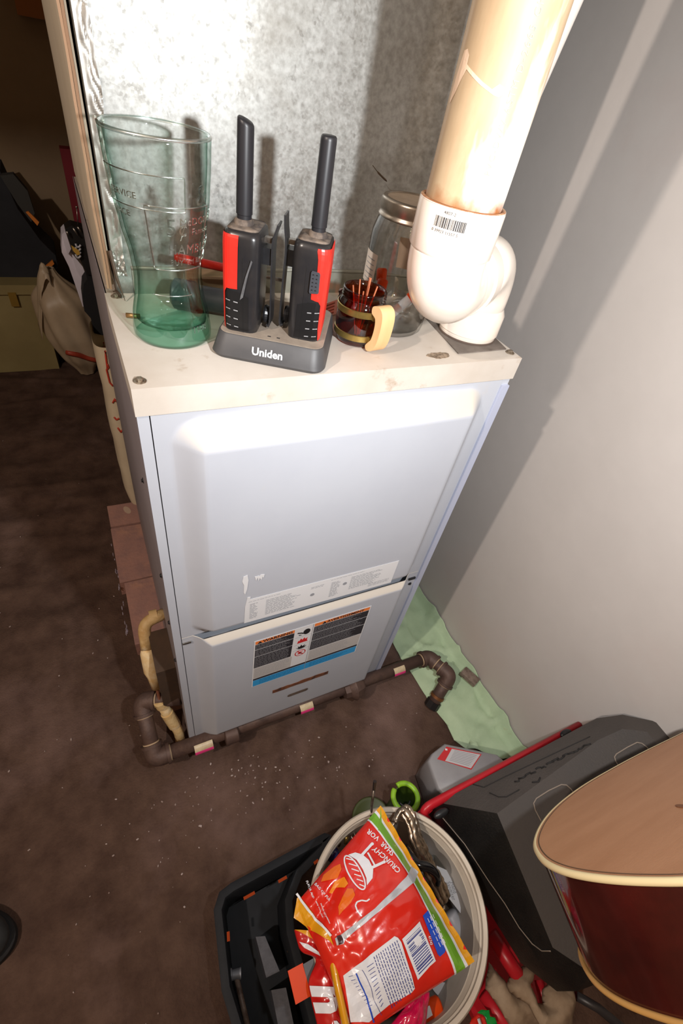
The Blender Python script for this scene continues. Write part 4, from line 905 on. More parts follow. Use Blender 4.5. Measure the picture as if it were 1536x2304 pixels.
# ------------------------------------------------------------------ bucket
KX, KY, KZ, KR = .2150, -.4065, .26, .1300
buk = thing('bucket', 'round cream plastic bucket full of odds and ends', 'bucket', (KX, KY, .001))
M_buk = mat('cream_bucket', rgb(214, 204, 188), rgb(200, 188, 170), rough=.5, scale=12, c3=rgb(170, 155, 138), s3=22, t3=(.6, .8))
M_buki = mat('bucket_inside_grey', rgb(192, 186, 176), rgb(170, 162, 150), rough=.45, scale=8)
bm = bmesh.new(); lathe(bm, [(.001, .001), (.098, .001), (.102, .004), (.118, .195), (.1215, .196), (.1215, .2), (.119, .201), (.1225, .245), (.1265, .246), (KR, .251), (KR, KZ - .003), (KR - .0025, KZ), (KR - .0045, KZ - .001), (.1225, KZ - .003), (.1225, KZ - .010), (.1205, KZ - .012), (.1205, KZ - .018), (.119, KZ - .020), (.119, KZ - .027), (.1175, KZ - .029)], 96, Matrix.Translation((KX, KY, 0)), caps=False)
obj('rim', bm, M_buk, buk, auto=40)
bm = bmesh.new(); lathe(bm, [(.1175, KZ - .029), (.114, .15), (.098, .008), (.001, .007)], 96, Matrix.Translation((KX, KY, 0)), caps=False); obj('inner_wall', bm, M_buki, buk, smooth=True)
def inb(u, v, z): return on(2, z, u, v)
M_hw = mat('mixed_hardware', rgb(70, 62, 56), rgb(120, 108, 96), rough=.5, metal=.4, scale=60)
bm = bmesh.new(); rr = random.Random(4)
for k in range(420):
    a = rr.uniform(0, 2 * PI); r = .100 * math.sqrt(rr.random()); z = .085 + .03 * rr.random() + .02 * (1 - r / .1)
    M = Matrix.Translation((KX + r * math.cos(a), KY + r * math.sin(a), z)) @ Matrix.Rotation(rr.uniform(0, PI), 4, 'Z') @ Matrix.Rotation(rr.uniform(-.5, .5), 4, 'Y')
    L = rr.uniform(.005, .016); tube(bm, [M @ Vector((-L, 0, 0)), M @ Vector((L, 0, 0))], rr.uniform(.0012, .0035), 6)
lathe(bm, [(.102, .075), (.09, .088), (.001, .10)], 24, Matrix.Translation((KX, KY, 0)), caps=False)
obj('loose_hardware', bm, M_hw, kind='stuff', label='loose bolts and nails filling the bottom of the cream bucket', cat='hardware')
# screwdriver shaft
t = thing('long_bolt', 'thin steel rod standing out of the bucket over its rim', 'rod', Vector((.226, -.35, .12)))
bm = bmesh.new(); tube(bm, [Vector((.222, -.345, .12)), Vector((.2345, -.276, .270)), Vector((.2385, -.262, .30))], [.0022, .0022, .0024], 12); obj('shaft', bm, M_steel, t, smooth=True)
bm = bmesh.new(); tube(bm, [Vector((.2385, -.262, .30)), Vector((.2405, -.2545, .315))], [.0024, .003], 6); obj('tip', bm, mat('dark_steel', rgb(70, 62, 60), rough=.4, metal=.7), t)
# silver foil-like sculpted handle
M_silver = mat('tarnished_silver', rgb(176, 160, 140), rgb(120, 104, 88), rough=.28, metal=.9, scale=70)
sp = spline([inb(885, 1852, .268), inb(905, 1822, .272), inb(925, 1848, .270), inb(938, 1895, .262), inb(958, 1938, .250), inb(985, 1990, .240), inb(1002, 2025, .225)], 8)
for k, (off, rad) in enumerate(((Vector((0, 0, 0)), .0062), (Vector((.0075, .001, -.002)), .005), (Vector((-.006, -.003, -.003)), .004))):
    pass
t = thing('silver_serving_handle', 'ornate tarnished silver handle lying across the bucket beside the crisp bag', 'utensil', inb(945, 1900, .24))
for off, rad, nm in ((Vector((0, 0, 0)), .0060, 'stem'), (Vector((.0075, .0015, -.002)), .0046, 'scroll'), (Vector((-.006, -.003, -.003)), .0040, 'scroll')):
    bm = bmesh.new(); n = len(sp); tube(bm, [p + off + Vector((.0015 * nz(i * .5, rad * 900), .0015 * nz(i * .4, 7), 0)) for i, p in enumerate(sp)], [rad * (.75 + .35 * math.sin(PI * i / n) + .25 * nz(i * .8, rad * 500)) for i in range(n)], 14)
    for v in bm.verts: v.co += Vector((nz(v.co.x * 260, v.co.y * 260), nz(v.co.y * 240, v.co.x * 200, 3), nz(v.co.x * 300, v.co.y * 300, 8))) * .0022
    obj(nm, bm, M_silver, t, smooth=True)
for k in range(5):
    p = inb(962 + 9 * k, 1955 + 22 * k, .248 - .006 * k); bm = bmesh.new(); bmesh.ops.create_icosphere(bm, subdivisions=2, radius=.0045, matrix=Matrix.Translation(p) @ Matrix.Rotation(.7, 4, 'Z') @ Matrix.Diagonal((1, .55, .6, 1))); obj('bead', bm, M_silver, t, smooth=True)
bm = bmesh.new(); pp = spline([inb(912, 1905, .262), inb(922, 1925, .272), inb(938, 1945, .276), inb(960, 1950, .277), inb(978, 1962, .274), inb(986, 1978, .266), inb(984, 1990, .255)], 6)
tube(bm, pp, [.0035 + .0035 * math.sin(PI * min(1, .15 + i / len(pp))) for i in range(len(pp))], 16); obj('black_hook', bm, mat('glossy_black', rgb(16, 16, 18), rough=.12), label='glossy black curved hook handle lying over the silver handle', cat='hook', smooth=True)
# hand sanitiser bottle
sb = thing('sanitizer_bottle', 'clear bottle with white Hand Sanitizer label inside the bucket', 'bottle', inb(1030, 2000, .13))
sa = inb(1000, 1935, .185); se = inb(1058, 2010, .175); sc2 = inb(1075, 2020, .172)
SMz = basis(inb(990, 1975, .178), inb(1058, 2062, .170) - inb(990, 1925, .185), inb(1062, 1990, .180) - inb(1000, 1990, .18))
body = [inb(u, v, .190) for u, v in ((972, 1925), (990, 1912), (1052, 1948), (1090, 1985), (1098, 2020), (1090, 2050), (1066, 2068), (1045, 2064), (985, 1992))]
bm = bmesh.new(); loft(bm, [([(p.x, p.y) for p in body], .160), ([(p.x, p.y) for p in body], .186), ([((p.x - .325) * .93 + .325, (p.y + .4) * .93 - .4) for p in body], .192)]); bevel(bm, .004, 2, 40)
obj('bottle_body', bm, thin_glass('sanitizer_plastic', (.80, .84, .82, 1), .8, .15, .22), sb, smooth=True)
lab = [inb(u, v, .1935) for u, v in ((982, 1948), (1005, 1958), (1036, 2000), (1036, 2055), (985, 1990))]
bm = bmesh.new(); prism(bm, [(p.x, p.y) for p in lab], .1932, .1937); sl_ = obj('label', bm, mat('sanitizer_label', rgb(214, 216, 220), rough=.5), sb)
def px_text(s, u, v, ang, size_px, z, mt, par, bold=0, sp_=1.05):
    bm = text_bm(s, 1.0, 0, sp_, bold=bold); ca, sa_ = math.cos(ang), math.sin(ang)
    warp(bm, lambda x, y, zz: on(2, z, u + size_px * (x * ca + y * sa_), v + size_px * (x * sa_ - y * ca))); return obj('lettering', bm, mt, par)
px_text('Hand', 1013, 1985, 1.30, 12, .1941, M_greyprint, sl_, .01); px_text('Sanitizer', 1004, 1985, 1.25, 12, .1941, M_greyprint, sl_, .01); px_text('ADVANCED', 1024, 1984, 1.25, 9, .1941, M_greyprint, sl_)
bm = bmesh.new(); lathe(bm, [(.0135, -.004), (.0145, 0), (.0145, .016), (.012, .019), (.006, .020)], 28, Matrix.Translation(inb(1062, 2008, .188)) @ Matrix.Rotation(-.9, 4, 'X') @ Matrix.Rotation(.5, 4, 'Y')); obj('cap', bm, thin_glass('frosted_cap', (.72, .72, .70, 1), .8, .2, .25), sb, smooth=True)
# tubes and disc
def tubepx(name, lab, cat_, a, b, r, mt, capm=None, capf=.25):
    a = inb(*a); b = inb(*b); d = (b - a).normalized(); L = (b - a).length
    t = thing(name, lab, cat_, (a + b) / 2 - Vector((0, 0, r)))
    bm = bmesh.new(); tube(bm, [a, a + d * .002, b - d * .003, b], [r * .85, r, r, r * .8], 20); obj('body', bm, mt, t, smooth=True)
    if capm:
        bm = bmesh.new(); tube(bm, [a - d * (L * capf), a - d * (L * capf) + d * .003, a + d * .001], [r * .75, r * .92, r * .92], 20); obj('cap', bm, capm, t, smooth=True)
    return t
M_offw = mat('pale_tube', rgb(206, 208, 214), rgb(190, 192, 198), rough=.4, scale=30)
tubepx('ointment_tube', 'small white tube with dark grey cap behind the silver handle', 'tube', (946, 1908, .185), (962, 1945, .17), .0095, M_offw, mat('cap_grey', rgb(84, 84, 90), rough=.5), .4)
tubepx('white_tube', 'white squeeze tube under the lower edge of the sanitizer bottle', 'tube', (1008, 2055, .175), (1050, 2140, .16), .0135, M_offw)
t = thing('grinding_disc', 'dark grey abrasive disc with round white label in the bucket', 'disc', (.285, -.505 + .012, .125))
DC = inb(1000, 2195, .150); DC = Vector((DC.x - .010, DC.y + .004, .150)); DM = Matrix.Translation(DC) @ Matrix.Rotation(.12, 4, 'X')
bm = bmesh.new(); lathe(bm, [(.001, 0), (.052, 0), (.053, .001), (.053, .003), (.052, .004), (.026, .0035), (.024, .0015), (.001, .0015)], 64, DM); obj('abrasive_wheel', bm, mat('abrasive_grey', rgb(96, 90, 84), rgb(110, 104, 96), rough=.8, scale=220), t, auto=40)
bm = bmesh.new(); lathe(bm, [(.008, .0046), (.0245, .0046), (.0245, .0049), (.008, .0049)], 40, DM @ Matrix.Translation((.008, -.002, 0)), caps=False); dl = obj('label', bm, M_white, t)
bm = text_bm('METAL', .0075, .0001); xf(bm, DM @ Matrix.Translation((.008, -.002, .0051)) @ Matrix.Rotation(-.3, 4, 'Z') @ Matrix.Translation((-.014, .010, 0))); obj('lettering', bm, M_darkprint, dl)
tubepx('silver_screw', 'small bright screw lying at the right inside the bucket', 'screw', (1052, 2118, .19), (1060, 2106, .19), .0025, M_steel)
tubepx('orange_lighter', 'orange lighter with white sticker and red top low in the bucket', 'lighter', (945, 2282, .205), (990, 2262, .205), .0115, M_orange, None)
flatpoly('lighter_sticker', [(950, 2272), (966, 2262), (973, 2284), (955, 2296)], .2175, M_white, None, label='small white sticker on the orange lighter', cat='sticker')
# glints left of the bag
bm = bmesh.new(); c_ = inb(806, 1872, .20)
tube(bm, [c_ + Vector(((.004 + .0011 * a) * math.cos(a), (.004 + .0011 * a) * math.sin(a), .0004 * a)) for a in np.linspace(0, 12, 60)], .0011, 8); obj('wire_coil', bm, M_steel, label='spiral of shiny wire at the back left inside the bucket', cat='wire', smooth=True)
for (u, v, lb_) in ((762, 1902, 'brass pin left of the wire coil in the bucket'), (777, 1897, 'brass pin just right of its twin in the bucket')):
    c_ = inb(u, v, .205); bm = bmesh.new(); tube(bm, [c_, c_ + Vector((.003, .006, .012))], .0028, 10); obj('brass_pin', bm, M_brass, label=lb_, cat='pin', smooth=True, group='brass pins in the bucket')
bm = bmesh.new(); bmesh.ops.create_icosphere(bm, subdivisions=3, radius=.011, matrix=Matrix.Translation(inb(748, 1922, .205))); obj('blue_bead', bm, mat('dark_blue_gloss', rgb(40, 48, 100), rough=.12), label='glossy dark blue bead at the left inside the bucket', cat='bead', smooth=True)

# ------------------------------------------------------------------ crisp bag
A_, B_, C3_, D_ = [on(2, .290, *p) for p in ((856, 1813), (1066, 2163), (802, 2338), (668, 2030))]
def bag(u, v, off=0.):
    p = A_ * (1 - u) * (1 - v) + B_ * u * (1 - v) + C3_ * u * v + D_ * (1 - u) * v
    s = max(0, math.sin(PI * min(1, max(0, u)))) * max(0, math.sin(PI * min(1, max(0, v))))
    k = sst(.0, .16, v); pf = .034 * max(0, s) ** .55 * k
    rip = .0022 * nz(u * 7, v * 6) * k + .0012 * nz(u * 18, v * 9, 3) * k + .0016 * math.sin(u * 46) * (1 - k)
    crn = (.0045 * (abs(nz(u * 5 + v * 2, v * 9, 4)) - .25) + .0025 * nz(u * 14, v * 16, 9)) * sst(.6, .9, v) * sst(0, .1, u) * sst(1.0, .93, v)
    fold = crn - .009 * math.exp(-((u - .16 - (v - .7) * .25) / .05) ** 2) * sst(.5, .85, v)
    return p + Z * (pf + rip + fold + off)
def bagN(u, v):
    e = .004; a = bag(u + e, v) - bag(u - e, v); b = bag(u, v + e) - bag(u, v - e); n = a.cross(b).normalized(); return n if n.z > 0 else -n
def bagat(u, v, off): return bag(u, v) + bagN(u, v) * (off * 1.5)
def px2uv(x, y):
    u, v = .5, .5
    for _ in range(14):
        fx, fy = proj(bag(u, v)); e = .002
        ax, ay = proj(bag(u + e, v)); bx_, by_ = proj(bag(u, v + e))
        J = np.array([[(ax - fx) / e, (bx_ - fx) / e], [(ay - fy) / e, (by_ - fy) / e]])
        d = np.linalg.solve(J, np.array([x - fx, y - fy])); u += max(-.25, min(.25, d[0])) * .8; v += max(-.25, min(.25, d[1])) * .8
    return u, v
cb = thing('crisp_bag', 'puffed red crisp bag with barbecue drawing lying on top of the bucket', 'bag', (.17, -.40, .262))
M_bag = mat('crisp_bag_red', rgb(226, 44, 28), rgb(214, 38, 26), rough=.24, scale=16, coat=.5, bump=.25, bscale=45)
bm = bmesh.new(); grid(bm, lambda u, v: bag(u, v), 90, 90)
def bagb(u, v):
    p = bag(u, v); s = max(0, math.sin(PI * u)) * max(0, math.sin(PI * v)); return Vector((p.x, p.y, .2898 - .022 * s ** .6 * sst(0, .16, v)))
bg = obj('bag_front', bm, M_bag, cb, smooth=True)
bm = bmesh.new(); grid(bm, bagb, 30, 30); obj('bag_back', bm, M_bag, cb, smooth=True)
def gl_(n, c, r=.25): return mat(n, c, rough=r, coat=.4)
M_bw = gl_('bag_white', rgb(232, 234, 240)); M_bg = gl_('bag_green', rgb(118, 176, 50)); M_by = gl_('bag_yellow', rgb(226, 158, 24)); M_bo = gl_('bag_chip_orange', rgb(234, 110, 26)); M_bs = mat('bag_silver', rgb(212, 216, 224), rough=.25, metal=.35); M_bb = gl_('bag_blue', rgb(30, 78, 196)); M_bn = gl_('bag_navy', rgb(60, 70, 140)); M_bd = gl_('bag_dark', rgb(60, 24, 26))
def c2p(x, y): return 640 + x / 2.954, 1740 + y / 2.954
def decal(name, polys, mt, off, conv=c2p, par=None, uv=False, step=.022):
    bm = bmesh.new()
    for P in polys:
        Q = P if uv else [px2uv(*(conv(x, y))) for x, y in P]
        join(bm, poly_bm(Q))
    dice(bm, step); warp(bm, lambda x, y, z: bagat(x, y, off)); return obj(name, bm, mt, par or cb)
def stroke(a, b, w_):
    a = np.array(a, float); b = np.array(b, float); d = (b - a) / np.linalg.norm(b - a); n = np.array([-d[1], d[0]]) * w_ / 2
    return [tuple(a - n), tuple(b - n), tuple(b + n), tuple(a + n)]
def band(v0, v1, w=lambda u: 1.): return [(u, v0 * w(u)) for u in np.linspace(0, 1, 21)] + [(u, v1 * w(u)) for u in np.linspace(1, 0, 21)]
wf = lambda u: .85 + .5 * abs(u - .45)
decal('yellow_band', [band(0, .055, wf)], M_by, .0006, uv=True); decal('white_line', [band(.055, .078, wf)], M_bw, .0006, uv=True)
decal('green_band', [band(.078, .15, wf)], M_bg, .0006, uv=True); decal('white_line', [band(.15, .165, wf)], M_bw, .0006, uv=True)
decal('silver_stripe', [[(838, 622), (886, 655), (862, 722), (620, 925), (400, 1108), (392, 1132), (350, 1140), (338, 1098), (365, 1082), (600, 900), (805, 690)]], M_bs, .0010)
decal('dark_square', [[(348, 1084), (378, 1076), (392, 1128), (362, 1136)]], M_bd, .0014)
el = lambda cx, cy, a, b, th, n=28: [(cx + a * math.cos(t) * math.cos(th) - b * math.sin(t) * math.sin(th), cy + a * math.cos(t) * math.sin(th) + b * math.sin(t) * math.cos(th)) for t in np.linspace(0, 2 * PI, n, endpoint=False)]
decal('grill_bowl', [[(425, 545), (470, 530), (520, 545), (560, 580), (588, 640), (585, 700), (548, 748), (545, 700), (520, 640), (480, 580)]], M_bw, .0010)
def strokes(P, w_, closed=False): return [stroke(a, b, w_) for a, b in zip(P, P[1:] + (P[:1] if closed else []))][:None if closed else len(P) - 1]
decal('grill_legs', [stroke((515, 548), (582, 472), 18), stroke((575, 632), (662, 592), 18), stroke((552, 532), (598, 618), 11)] + [el(582, 474, 11, 11, 0, 10), el(660, 593, 11, 11, 0, 10)], M_bw, .0012)
decal('grill_rim', strokes(el(468, 665, 125, 40, 1.08), 9, True), M_bw, .0014)
decal('grill_face', [el(468, 665, 120, 35, 1.08)], M_bag, .0012)
decal('grill_bars', [stroke((412 + 17 * k, 572 + 34 * k), (470 + 13 * k, 588 + 34 * k), 7) for k in range(6)], M_bw, .0016)
decal('chip_drawing', [[(243, 725), (262, 680), (330, 625), (372, 605), (380, 640), (352, 696), (300, 712)]], M_bo, .0010)
decal('chip_drawing', [[(292, 792), (308, 762), (335, 715), (400, 690), (424, 735), (402, 762), (345, 762), (318, 800)]], gl_('bag_chip_gold', rgb(240, 140, 36)), .0011)
decal('chip_drawing', [[(362, 948), (358, 890), (385, 830), (418, 768), (455, 770), (468, 810), (440, 862), (390, 915)]], M_bo, .0012)
decal('white_loop', strokes([(512, 950), (482, 915), (472, 882), (482, 858), (512, 846), (545, 852), (565, 838)], 10), M_bw, .0011)
decal('nutrition_panel', [[(392, 1342), (560, 1210), (728, 1082), (752, 1092), (772, 1120), (862, 1425), (842, 1452), (780, 1490), (690, 1535), (610, 1600), (560, 1650), (440, 1650)]], M_bw, .0010)
rows = []; rr = random.Random(8)
for k in range(11):
    x0, y0 = 742 - 15 * k, 1108 + 11 * k; t_ = 0; Lr = 325 + 3 * k
    while t_ < Lr:
        L_ = rr.uniform(12, 30); a = (x0 + t_ * .335, y0 + t_ * .94); b = (x0 + (t_ + L_) * .335, y0 + (t_ + L_) * .94); rows.append(stroke(a, b, 5)); t_ += L_ + 6
decal('fine_print', rows, M_bn, .0013, step=.2).__setitem__('kind', 'stuff')
decal('panel_line', strokes([(476, 1325), (530, 1440), (560, 1540), (590, 1650)], 9), M_bb, .0013); decal('panel_line', strokes([(515, 1300), (575, 1420), (600, 1520), (640, 1600)], 3), M_bn, .0013)
rows = [stroke((430 + 14 * k, 1350 + 22 * k), (455 + 14 * k, 1340 + 22 * k), 3) for k in range(10)] + [stroke((545 + 9 * k, 1285 + 26 * k), (590 + 6 * k, 1258 + 26 * k), 4) for k in range(11)]
decal('fine_print', rows, M_bn, .0013, step=.2).__setitem__('kind', 'stuff')
decal('barcode_panel', [[(778, 1100), (893, 984), (1000, 1245), (962, 1278), (882, 1370)]], M_bw, .0010)
rows = []; t_ = 0
while t_ < 1:
    wv = rr.choice((3, 3, 6, 9)); a = (803 + 86 * t_, 1112 + 228 * t_); b = (893 + 92 * t_, 1022 + 218 * t_); rows.append(stroke(a, b, wv)); t_ += (wv + rr.choice((5, 7, 10))) / 245
decal('barcode_bars', rows, M_bn, .0013, step=.2).__setitem__('kind', 'stuff')
decal('blue_label', [[(914, 948), (948, 912), (1066, 1172), (1060, 1190), (1028, 1216), (1012, 1200)]], M_bb, .0010)
rows = [stroke((945 + 16 * k + 18 * j, 965 - 12 * k + 40 * j), (958 + 16 * k + 18 * j, 993 - 12 * k + 40 * j), 4) for k in range(3) for j in range(5)]
decal('fine_print', rows, M_bw, .0013, step=.2).__setitem__('kind', 'stuff')
def bagtext(s, x, y, dx, dy, size, mt, off=.0013, curve=0., bold=0.02):
    bm = text_bm(s, 1.0, 0, 1.05, bold=bold); d = np.array([dx, dy], float); d /= np.linalg.norm(d); up = np.array([d[1], -d[0]])
    dice(bm, 2.0)
    def f(a, b, z):
        yy = b - curve * (a) ** 2; q = np.array([x, y]) + size * (d * a + up * yy); return bagat(*px2uv(*c2p(*q)), off)
    warp(bm, f); return obj('lettering', bm, mt, cb)
bagtext('CRUNCHY', 770, 648, -1, -1.12, 46, M_bw, curve=-.02); bagtext('SHAR', 732, 535, -1, -1.0, 44, M_bw, curve=-.01); bagtext('VOR', 632, 432, -1, -.80, 44, M_bw)
bagtext('41743', 948, 1082, .25, 1, 24, M_bw); bagtext('BAG OF FUN,', 200, 745, .7, .75, 24, M_bw); bagtext('FLAVOR AND', 140, 720, .45, 1, 20, M_bw)
bagtext('made with real potatoes', 235, 860, .42, .9, 15, M_bw); bagtext('tasty crunchy snack', 205, 850, .42, .9, 15, M_bw)
decal('yellow_corner', [[(82, 830), (100, 815), (190, 930), (262, 1015), (300, 1060), (330, 1140), (250, 1080), (60, 960)]], M_by, .0010)
decal('white_line', strokes([(80, 800), (110, 840), (175, 925), (250, 1010), (310, 1075)], 15), M_bw, .0014)
decal('green_corner', [[(640, 225), (648, 400), (620, 380), (632, 290)]], M_bg, .0008)
# folded yellow back seam
pp = spline([inb(738, 2085, .297), inb(752, 2140, .300), inb(764, 2200, .301), inb(775, 2250, .300), inb(792, 2330, .296)], 6)
bm = bmesh.new(); grid(bm, lambda u, v: pp[int(round(u * (len(pp) - 1)))] + Vector((-.008, .001, 0)) * (v * 1.15) + Z * (.0045 * math.sin(PI * v) - .003 * v), len(pp) - 1, 6); solid(bm, .0006); obj('yellow_seam', bm, M_by, cb, smooth=True)
# second, flattened bag poking out on the left
b2 = thing('folded_snack_wrapper', 'crumpled red and yellow snack wrapper with large white letters left of crisp bag', 'wrapper', (.07, -.42, .255))
q_ = [inb(662, 2092, .272), inb(738, 2098, .278), inb(785, 2340, .276), inb(722, 2340, .262)]
def w2(u, v, off=0.):
    p = q_[0] * (1 - u) * (1 - v) + q_[1] * u * (1 - v) + q_[2] * u * v + q_[3] * (1 - u) * v
    nk = .009 * math.exp(-((v - .36) / .10) ** 2)     # waist where it is crumpled
    return p + Vector((nk * (1 - u) * 2.0, 0, .006 * math.sin(PI * u) + .003 * nz(u * 4, v * 12) - .004 * math.exp(-((v - .33) / .05) ** 2) + off))
bm = bmesh.new(); grid(bm, w2, 24, 60); solid(bm, -.0006); obj('film', bm, mat('wrapper_red', rgb(208, 32, 30), rgb(180, 24, 26), rough=.22, coat=.5, scale=14), b2, smooth=True)
def w2d(name, polys, mt, off=.0016):
    bm = bmesh.new()
    for P in polys: join(bm, poly_bm(P))
    dice(bm, .03); warp(bm, lambda x, y, z: w2(x, y, off)); return obj(name, bm, mt, b2)
w2d('yellow_patch', [[(0.0, 0.0), (.98, .0), (.95, .12), (.5, .09), (.2, .03)]], M_by)
w2d('blue_emblem', [[(.45, .05), (.60, .10), (.72, .09), (.80, .17), (.98, .22), (.75, .21), (.55, .18)]], M_bb, .0011)
w2d('white_swoosh', [[(.05, .12), (.3, .14), (.62, .24), (.8, .33), (.7, .33), (.45, .25), (.15, .18)]], M_bw)
for ch_, v0_ in (('n', .53), ('t', .86)):
    bm = text_bm(ch_, 1.0, bold=.05); xf(bm, Matrix(((0, .0, 0, 0), (0, 0, 0, 0), (0, 0, 1, 0), (0, 0, 0, 1))) if False else Matrix(((0, 1.45, 0, .10), (.50, 0, 0, v0_), (0, 0, 1, 0), (0, 0, 0, 1))))
    dice(bm, .03); warp(bm, lambda x, y, z: w2(min(.98, x), y, .0022)); obj('lettering', bm, M_bw, b2)
bm = bmesh.new(); P = [inb(u, v, .262) for u, v in ((690, 2105), (722, 2140), (752, 2180), (722, 2185), (698, 2150))]
# pink pouch
q2_ = [inb(935, 2238, .262), inb(965, 2232, .258), inb(950, 2360, .25), inb(860, 2330, .262)]
bm = bmesh.new(); grid(bm, lambda u, v: (q2_[0] * (1 - u) * (1 - v) + q2_[1] * u * (1 - v) + q2_[2] * u * v + q2_[3] * (1 - u) * v) + Z * (.012 * math.sin(PI * u) * math.sin(PI * v) + .003 * nz(u * 6, v * 5)), 24, 24); solid(bm, -.001); obj('pink_pouch', bm, mat('pink_gloss', rgb(220, 24, 84), rgb(190, 16, 66), rough=.12, scale=12, coat=.6), label='shiny pink foil pouch under the lower end of the crisp bag', cat='pouch', smooth=True)
# orange ended clip
t = thing('orange_scraper', 'flat clear scraper with orange ends sticking out under the wrapper', 'scraper', inb(690, 2200, .245))
s0, s1, s2, s3 = inb(656, 2222, .252), inb(690, 2203, .252), inb(728, 2180, .252), inb(752, 2166, .252)
def slab(name, a, b, hw, mt, th=.004):
    d = (b - a).normalized(); s_ = Vector((-d.y, d.x, 0)) * hw; bm = bmesh.new()
    vs = [a - s_, b - s_, b + s_, a + s_]; lo = [bm.verts.new(v - Z * th) for v in vs]; hi = [bm.verts.new(v) for v in vs]
    bm.faces.new(lo[::-1]); bm.faces.new(hi)
    for i in range(4): bm.faces.new((lo[i], lo[(i + 1) % 4], hi[(i + 1) % 4], hi[i]))
    bevel(bm, .0012, 2); return obj(name, bm, mt, t)
slab('orange_end', s0, s1, .0165, M_orange); slab('clear_middle', s1, s2, .0150, mat('grey_clear', rgb(90, 90, 94), rough=.4, spec=.3), .003); slab('orange_end', s2, s3, .0165, M_orange)

# ------------------------------------------------------------------ black tote beside the bucket
M_tote = mat('black_tote', rgb(26, 28, 32), rgb(32, 34, 38), rough=.65, scale=40, spec=.25)
tote = thing('tool_tote', 'low black plastic tool tray with orange rim marks beside the bucket', 'tray', (.04, -.38, .001))
TP = [(.012, -.262), (.185, -.258), (.195, -.266), (.180, -.284), (.125, -.300), (.098, -.325), (.088, -.36), (.083, -.55), (-.016, -.55), (-.034, -.38), (-.022, -.285), (-.008, -.266)]
def inset(P, d):
    out = []; n = len(P)
    for i in range(n):
        a = Vector((*P[i - 1], 0)); b = Vector((*P[i], 0)); c = Vector((*P[(i + 1) % n], 0))
        n1 = Vector((-(b - a).y, (b - a).x, 0)).normalized(); n2 = Vector((-(c - b).y, (c - b).x, 0)).normalized(); m_ = (n1 + n2).normalized()
        q = b - m_ * d / max(.4, m_.dot(n1)); out.append((q.x, q.y))
    return out
zt2 = .10
bm = bmesh.new(); loft(bm, [(inset(TP, .012), .001), (inset(TP, .004), .088), (TP, .090), (TP, zt2), (inset(TP, .002), zt2 + .001), (inset(TP, .012), zt2 + .001), (inset(TP, .014), zt2 - .002), (inset(TP, .019), .012)]); bevel(bm, .0012, 1, 60); obj('tray_wall', bm, M_tote, tote, auto=40)
for (u0, v0, u1, v1) in ((548, 2022, 573, 2008), (626, 1984, 645, 1973), (706, 1943, 716, 1935), (513, 2096, 514, 2118)):
    a = on(2, zt2 + .0012, u0, v0); b = on(2, zt2 + .0012, u1, v1); d = (b - a).normalized(); s_ = Vector((-d.y, d.x, 0)) * .0022
    bm = bmesh.new(); bm.faces.new([bm.verts.new(q) for q in (a - s_, b - s_, b + s_, a + s_)]); obj('orange_mark', bm, M_bo if False else mat('dim_orange', rgb(150, 58, 20), rough=.7, spec=.1), tote)
def pxbox(name, pxs, z0, z1, mt, par, bv=.002, **k):
    P = [on(2, z1, *p) for p in pxs]; bm = bmesh.new(); prism(bm, [(p.x, p.y) for p in P], z0, z1); bevel(bm, bv, 2); return obj(name, bm, mt, par, **k)
M_rib = mat('grey_divider', rgb(78, 78, 84), rgb(64, 64, 70), rough=.6, scale=120)
pxbox('divider', [(575, 2108), (596, 2106), (629, 2185), (599, 2200)], .012, .085, M_rib, tote)
pxbox('divider', [(610, 2228), (643, 2222), (668, 2340), (632, 2340)], .012, .085, M_rib, tote)
hm = thing('hammer', 'old hammer with grey head and worn shaft in the black tray', 'hammer', (-.01, -.40, .03))
p0, p1 = on(2, .06, 512, 2196), on(2, .06, 542, 2190)
bm = bmesh.new(); tube(bm, [p0, p0.lerp(p1, .3), p0.lerp(p1, .35), p1], [.0085, .0085, .0065, .0075], 16); obj('head', bm, mat('dull_grey_metal', rgb(128, 130, 136), rough=.5, metal=.4), hm, auto=40)
bm = bmesh.new(); tube(bm, [p0.lerp(p1, .6), on(2, .058, 562, 2330)], .0042, 12); obj('shaft', bm, mat('worn_wood_metal', rgb(120, 104, 92), rgb(70, 52, 44), rough=.5, scale=90), hm, smooth=True)
bm = bmesh.new(); tube(bm, [on(2, .07, 652, 2134), on(2, .065, 672, 2182), on(2, .05, 712, 2330)], [.006, .0042, .0042], 12); obj('rusty_rod', bm, mat('rusty_rod_mat', rgb(92, 76, 66), rgb(140, 110, 80), rough=.35, metal=.5, scale=60), label='thin rusty rod in the tray beneath the orange scraper', cat='rod', smooth=True)

# ------------------------------------------------------------------ red frame, black case
M_redf = mat('red_enamel', rgb(196, 30, 44), rgb(180, 26, 38), rough=.35, scale=20)
rf = thing('hand_truck', 'red metal hand truck frame lying under the black case', 'hand truck', (.5, -.4, .001))
r0, r1_ = on(2, .25, 948, 1822), Vector((.686, -.309, .25))
bm = bmesh.new(); tube(bm, rounded([on(2, .20, 965, 1878), r0, r1_], .02, 5), .0088, 16, sq=.8); obj('top_rail', bm, M_redf, rf, smooth=True)
bm = bmesh.new(); tube(bm, [on(2, .19, 955, 1845), on(2, .17, 985, 1895)], .011, 12); obj('corner_bracket', bm, M_redf, rf, smooth=True)
for (ua, va, ub, vb, z, r) in ((1104, 2100, 1186, 2228, .13, .0115), (1086, 2236, 1170, 2350, .10, .0095), (1212, 2205, 1226, 2262, .10, .0075)):
    bm = bmesh.new(); tube(bm, [on(2, z, ua, va), on(2, z, ub, vb)], r, 14); obj('rail', bm, M_redf, rf, smooth=True)
